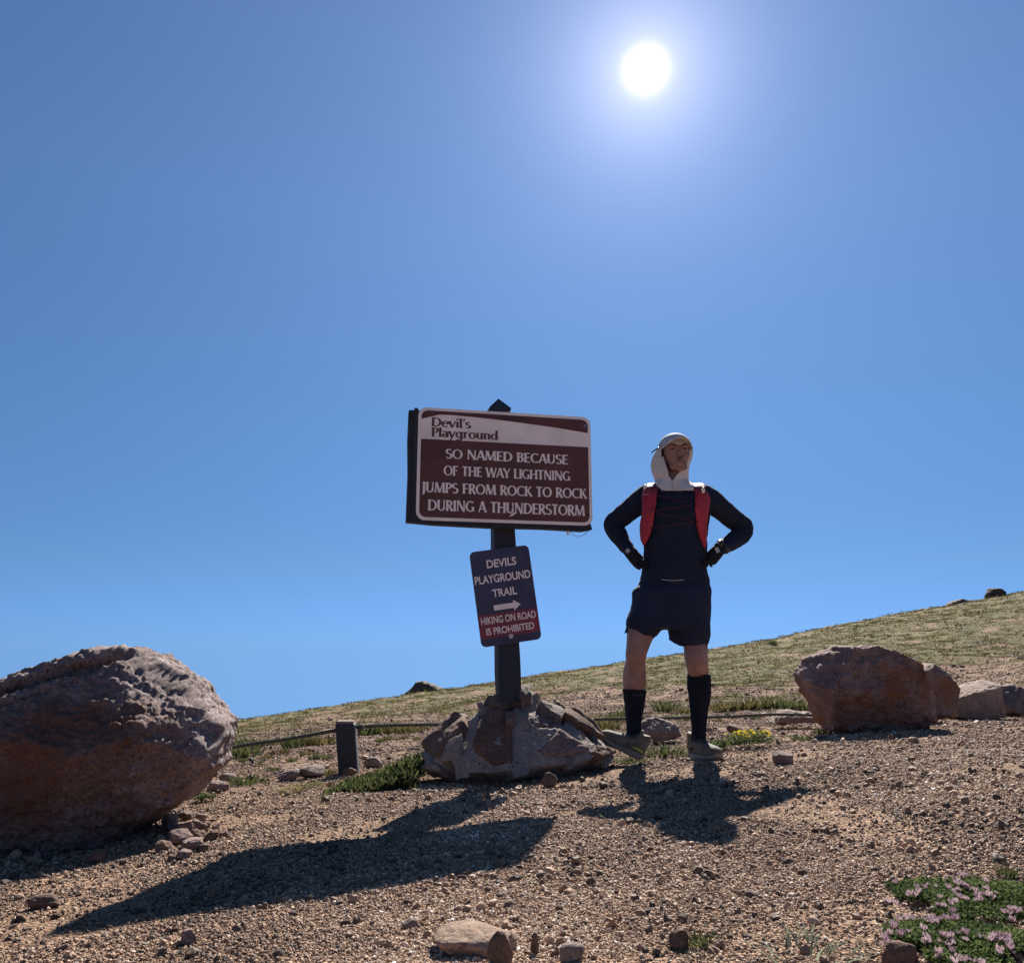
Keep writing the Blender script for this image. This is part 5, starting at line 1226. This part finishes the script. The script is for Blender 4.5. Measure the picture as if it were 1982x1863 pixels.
def plant(name, label, cat, px, py, w, d, h, n, leaf, mat, seed, flowers=0, fmat=None, fsize=0.012, fname='flower', dome=0.4, zf=1.05):
    Q = ground_at(px, py); s = mpp(Q); r = random.Random(seed); rx, ry, hh = w * s / 2, d, h * s
    t = empty(name, Q, label, cat)
    V, F, T = leaflets(n, rx, ry, hh, leaf, r, dome)
    V = [np.array(v) for v in V]; W_ = []
    for v in V: x, y = Q[0] + v[0], Q[1] + v[1]; W_.append((x, y))
    W_ = np.array(W_); zz = gz(W_[:, 0], W_[:, 1]); V = [(a[0], a[1], z + v[2]) for a, z, v in zip(W_, zz, V)]
    toned('leaves', V, F, T, M[mat], t)
    for i in range(flowers):
        if i % 4 == 0 or r.random() < .2: ca, cd = r.uniform(0, 6.283), math.sqrt(r.random()) * 0.95
        fx, fy = cd * math.cos(ca) + r.gauss(0, .07), cd * math.sin(ca) + r.gauss(0, .07); dd = math.hypot(fx, fy); x, y = Q[0] + rx * fx, Q[1] + ry * fy; z = gz1(x, y) + hh * (1 - dome * dd * dd) * zf * r.uniform(.75, 1.1)
        V, F, T = [], [], []; c = np.array([x, y, z]); lean = np.array([r.uniform(-.5, .5), r.uniform(-.5, .5), 0]); fs = fsize * r.uniform(.5, 1.15)
        for k in range(10):                                 # upright narrow petals round a head
            b = k * 0.628 + r.uniform(-.2, .2); o_ = np.array([math.cos(b), math.sin(b), 0]); si = np.array([-math.sin(b), math.cos(b), 0]); up = np.array([0, 0, 1.0]) + lean
            q = c + o_ * fs * .22; tip = c + o_ * fs * r.uniform(.35, .75) + up * fs * r.uniform(.8, 1.25); md = (q + tip) / 2 + o_ * fs * .22
            j = len(V); V += [q, md + si * fs * .22, tip, md - si * fs * .22]; F += [(j, j + 1, j + 2, j + 3)]; T += [-.25, .05, r.uniform(.1, .4), .05]
        toned(fname, V, F, T, M[fmat], t)
    return t
plant('flowering_clover', 'green clover mat with pink flower heads, upper patch at the right edge', 'clover', 1885, 1745, 330, 0.13, 20, 11000, 0.0062, 'leaf', 61, 70, 'clover_flower', 0.0085, dome=.55)
plant('flowering_clover', 'green clover mat with pink flower heads, lower patch in the bottom right corner', 'clover', 1860, 1838, 300, 0.12, 27, 11000, 0.0062, 'leaf', 62, 70, 'clover_flower', 0.0085, dome=.55)
plant('clover_patch', 'small flowerless green sprig left of the clover mats', 'clover', 1738, 1722, 40, 0.03, 12, 400, 0.006, 'leaf', 63)
def silver():
    Q = ground_at(1565, 1856); r = random.Random(64); V, F, T = blades(46, .05, .030, .0024, 2.6, r, 0.55)
    o = toned('silver_plant', V, F, T, M['silver_leaf']); o.location = Q; tag(o, 'sprawling plant with thin silvery leaves at the bottom edge', 'plant')
silver()
plant('blue_flower', 'small plant with deep blue flowers under the right end of the left boulder', 'plant', 392, 1552, 48, 0.04, 16, 260, 0.016, 'leaf', 65, 12, 'blue_flower', 0.012)
plant('yellow_flower', 'clump of yellow flowers on green leaves right of the right shoe', 'plant', 1448, 1448, 106, 0.16, 32, 1800, 0.014, 'leaf', 66, 50, 'yellow_flower', 0.012)
plant('low_herb', 'bluish green low herb between the right shoe and the yellow flowers', 'plant', 1392, 1452, 46, 0.10, 18, 320, 0.020, 'leaf', 67)
def bank():
    """grassy bank leaning on the left side of the stone plinth"""
    Q = np.array([-0.42, 4.15, 0]); Q[2] = gz1(Q[0], Q[1]); t = empty('grassy_bank', Q, 'dark green leafy bank of grass against the left side of the stone plinth', 'plant')
    r = random.Random(5); V, F, T = [], [], []
    for i in range(3400):
        u = r.random() ** 0.8; x = -0.86 + 0.40 * u + r.uniform(-.03, .03); y = 4.03 + r.uniform(-.25, .25); z = gz1(x, y) - 0.01 + 0.15 * max(0, u - .05) ** 1.25 * (1 - ((y - 4.05) / .28) ** 2 * .85) * (0.25 + .75 * r.random())
        th, tl, s = r.uniform(0, 6.28), r.uniform(.3, 1.4), r.uniform(.020, .045); d = np.array([math.cos(th) * math.cos(tl), math.sin(th) * math.cos(tl), math.sin(tl)]); v = np.array([-math.sin(th), math.cos(th), 0]); c = np.array([x, y, z])
        j = len(V); V += [c - v * s * .1, c + v * s * .1, c + d * s * .6 + v * s * .16, c + d * s * 1.1, c + d * s * .6 - v * s * .16]; F += [(j, j + 1, j + 2, j + 3, j + 4)]; T += [r.uniform(-.3, .3)] * 5
    toned('leaves', V, F, T, M['grass_green'], t)
bank()

# turf on the hillside and beyond the rope: one mass of blades
def hillside():
    n = 120000
    a = rng.uniform(-R(48), R(48), n); d = np.exp(rng.uniform(math.log(6.4), math.log(66), n)); x, y = d * np.sin(a), d * np.cos(a)
    ok = (rng.uniform(0, 1, n) < veg_mask(x, y) * 1.0 - 0.06) & (y > 6.3); x, y, d = x[ok], y[ok], d[ok]; n = len(x)
    z = np.concatenate([gz(x[i:i + 60000], y[i:i + 60000]) for i in range(0, n, 60000)])
    K = 8; sz = np.repeat((0.010 + 0.0016 * d) * np.exp(rng.normal(0, .35, n)), K); X, Y, Z = np.repeat(x, K), np.repeat(y, K), np.repeat(z, K); m = n * K
    th = rng.uniform(0, 6.283, m); rr = sz * rng.uniform(0, 2.8, m); X = X + rr * np.cos(th); Y = Y + rr * np.sin(th); b = rng.uniform(0, 6.283, m); h = sz * rng.uniform(.2, .75, m); w = sz * 0.24
    c, s = np.cos(b), np.sin(b); lx, ly = rng.uniform(-1.8, 1.8, m) * h, rng.uniform(-1.8, 1.8, m) * h
    V = np.empty((m, 3, 3)); V[:, 0] = np.c_[X - c * w, Y - s * w, Z - .01 * sz]; V[:, 1] = np.c_[X + c * w, Y + s * w, Z - .01 * sz]; V[:, 2] = np.c_[X + lx, Y + ly, Z + h]
    me = fast_mesh('turf', V.reshape(-1, 3), np.arange(m * 3).reshape(-1, 3)); o = link('turf', me, M['grass'], None, False); tag(o, None, None, kind='stuff')
    tn = np.repeat(rng.uniform(-.25, .3, n), K * 3)
    if len(me.vertices) == m * 3: q = me.attributes.new('tone', 'FLOAT', 'POINT'); q.data.foreach_set('value', tn.astype(np.float32))
hillside()
def far_stones():
    """pale and dark stones lying about on the hillside"""
    proto = {}
    for i in range(70):
        d = math.exp(random.uniform(math.log(9), math.log(56))); a = random.uniform(-R(33), R(33)); x, y = d * math.sin(a), d * math.cos(a); s = random.uniform(.05, .13) * (d / 20) ** .75
        k = (i % 5, random.choice(['granite_pale', 'granite_pale', 'granite_lichen', 'granite_grey']))
        if k not in proto:
            V, F = rock_shape((1, 1, .6), 700 + k[0], 2, 7, .05, .7); me = fast_mesh('stone', V, F); me.materials.append(M[k[1]]); proto[k] = me
        o = bpy.data.objects.new('stone', proto[k]); COL.objects.link(o); o.location = (x, y, gz1(x, y) + s * .12); o.scale = (s, s * .8, s * .8); o.rotation_euler = (0, 0, i)
        tag(o, 'small stone lying in the turf of the hillside behind', 'stone', 'stones scattered over the hillside')
far_stones()
for i, (x, y, w, h) in enumerate([(1616, 1216, 14, 7), (1665, 1207, 20, 8), (1700, 1201, 30, 7), (1733, 1193, 16, 8), (1790, 1184, 24, 9), (1962, 1158, 14, 8), (1560, 1226, 10, 5), (1180, 1294, 12, 6), (612, 1378, 7, 8), (700, 1364, 14, 6), (930, 1332, 10, 5), (1340, 1268, 12, 5)]):
    V, F = rock_shape((1, .8, 1), 800 + i, 3, 7, .06, .7); c = at(x, y, 57.0); k = mpp(c)
    o = mesh_obj('stone', V, F, M['granite_lichen']); o.location = c; o.scale = (w * k, w * k, h * k * 1.6)
    tag(o, 'small dark stone breaking the skyline of the hill', 'stone', 'small dark stones along the skyline')
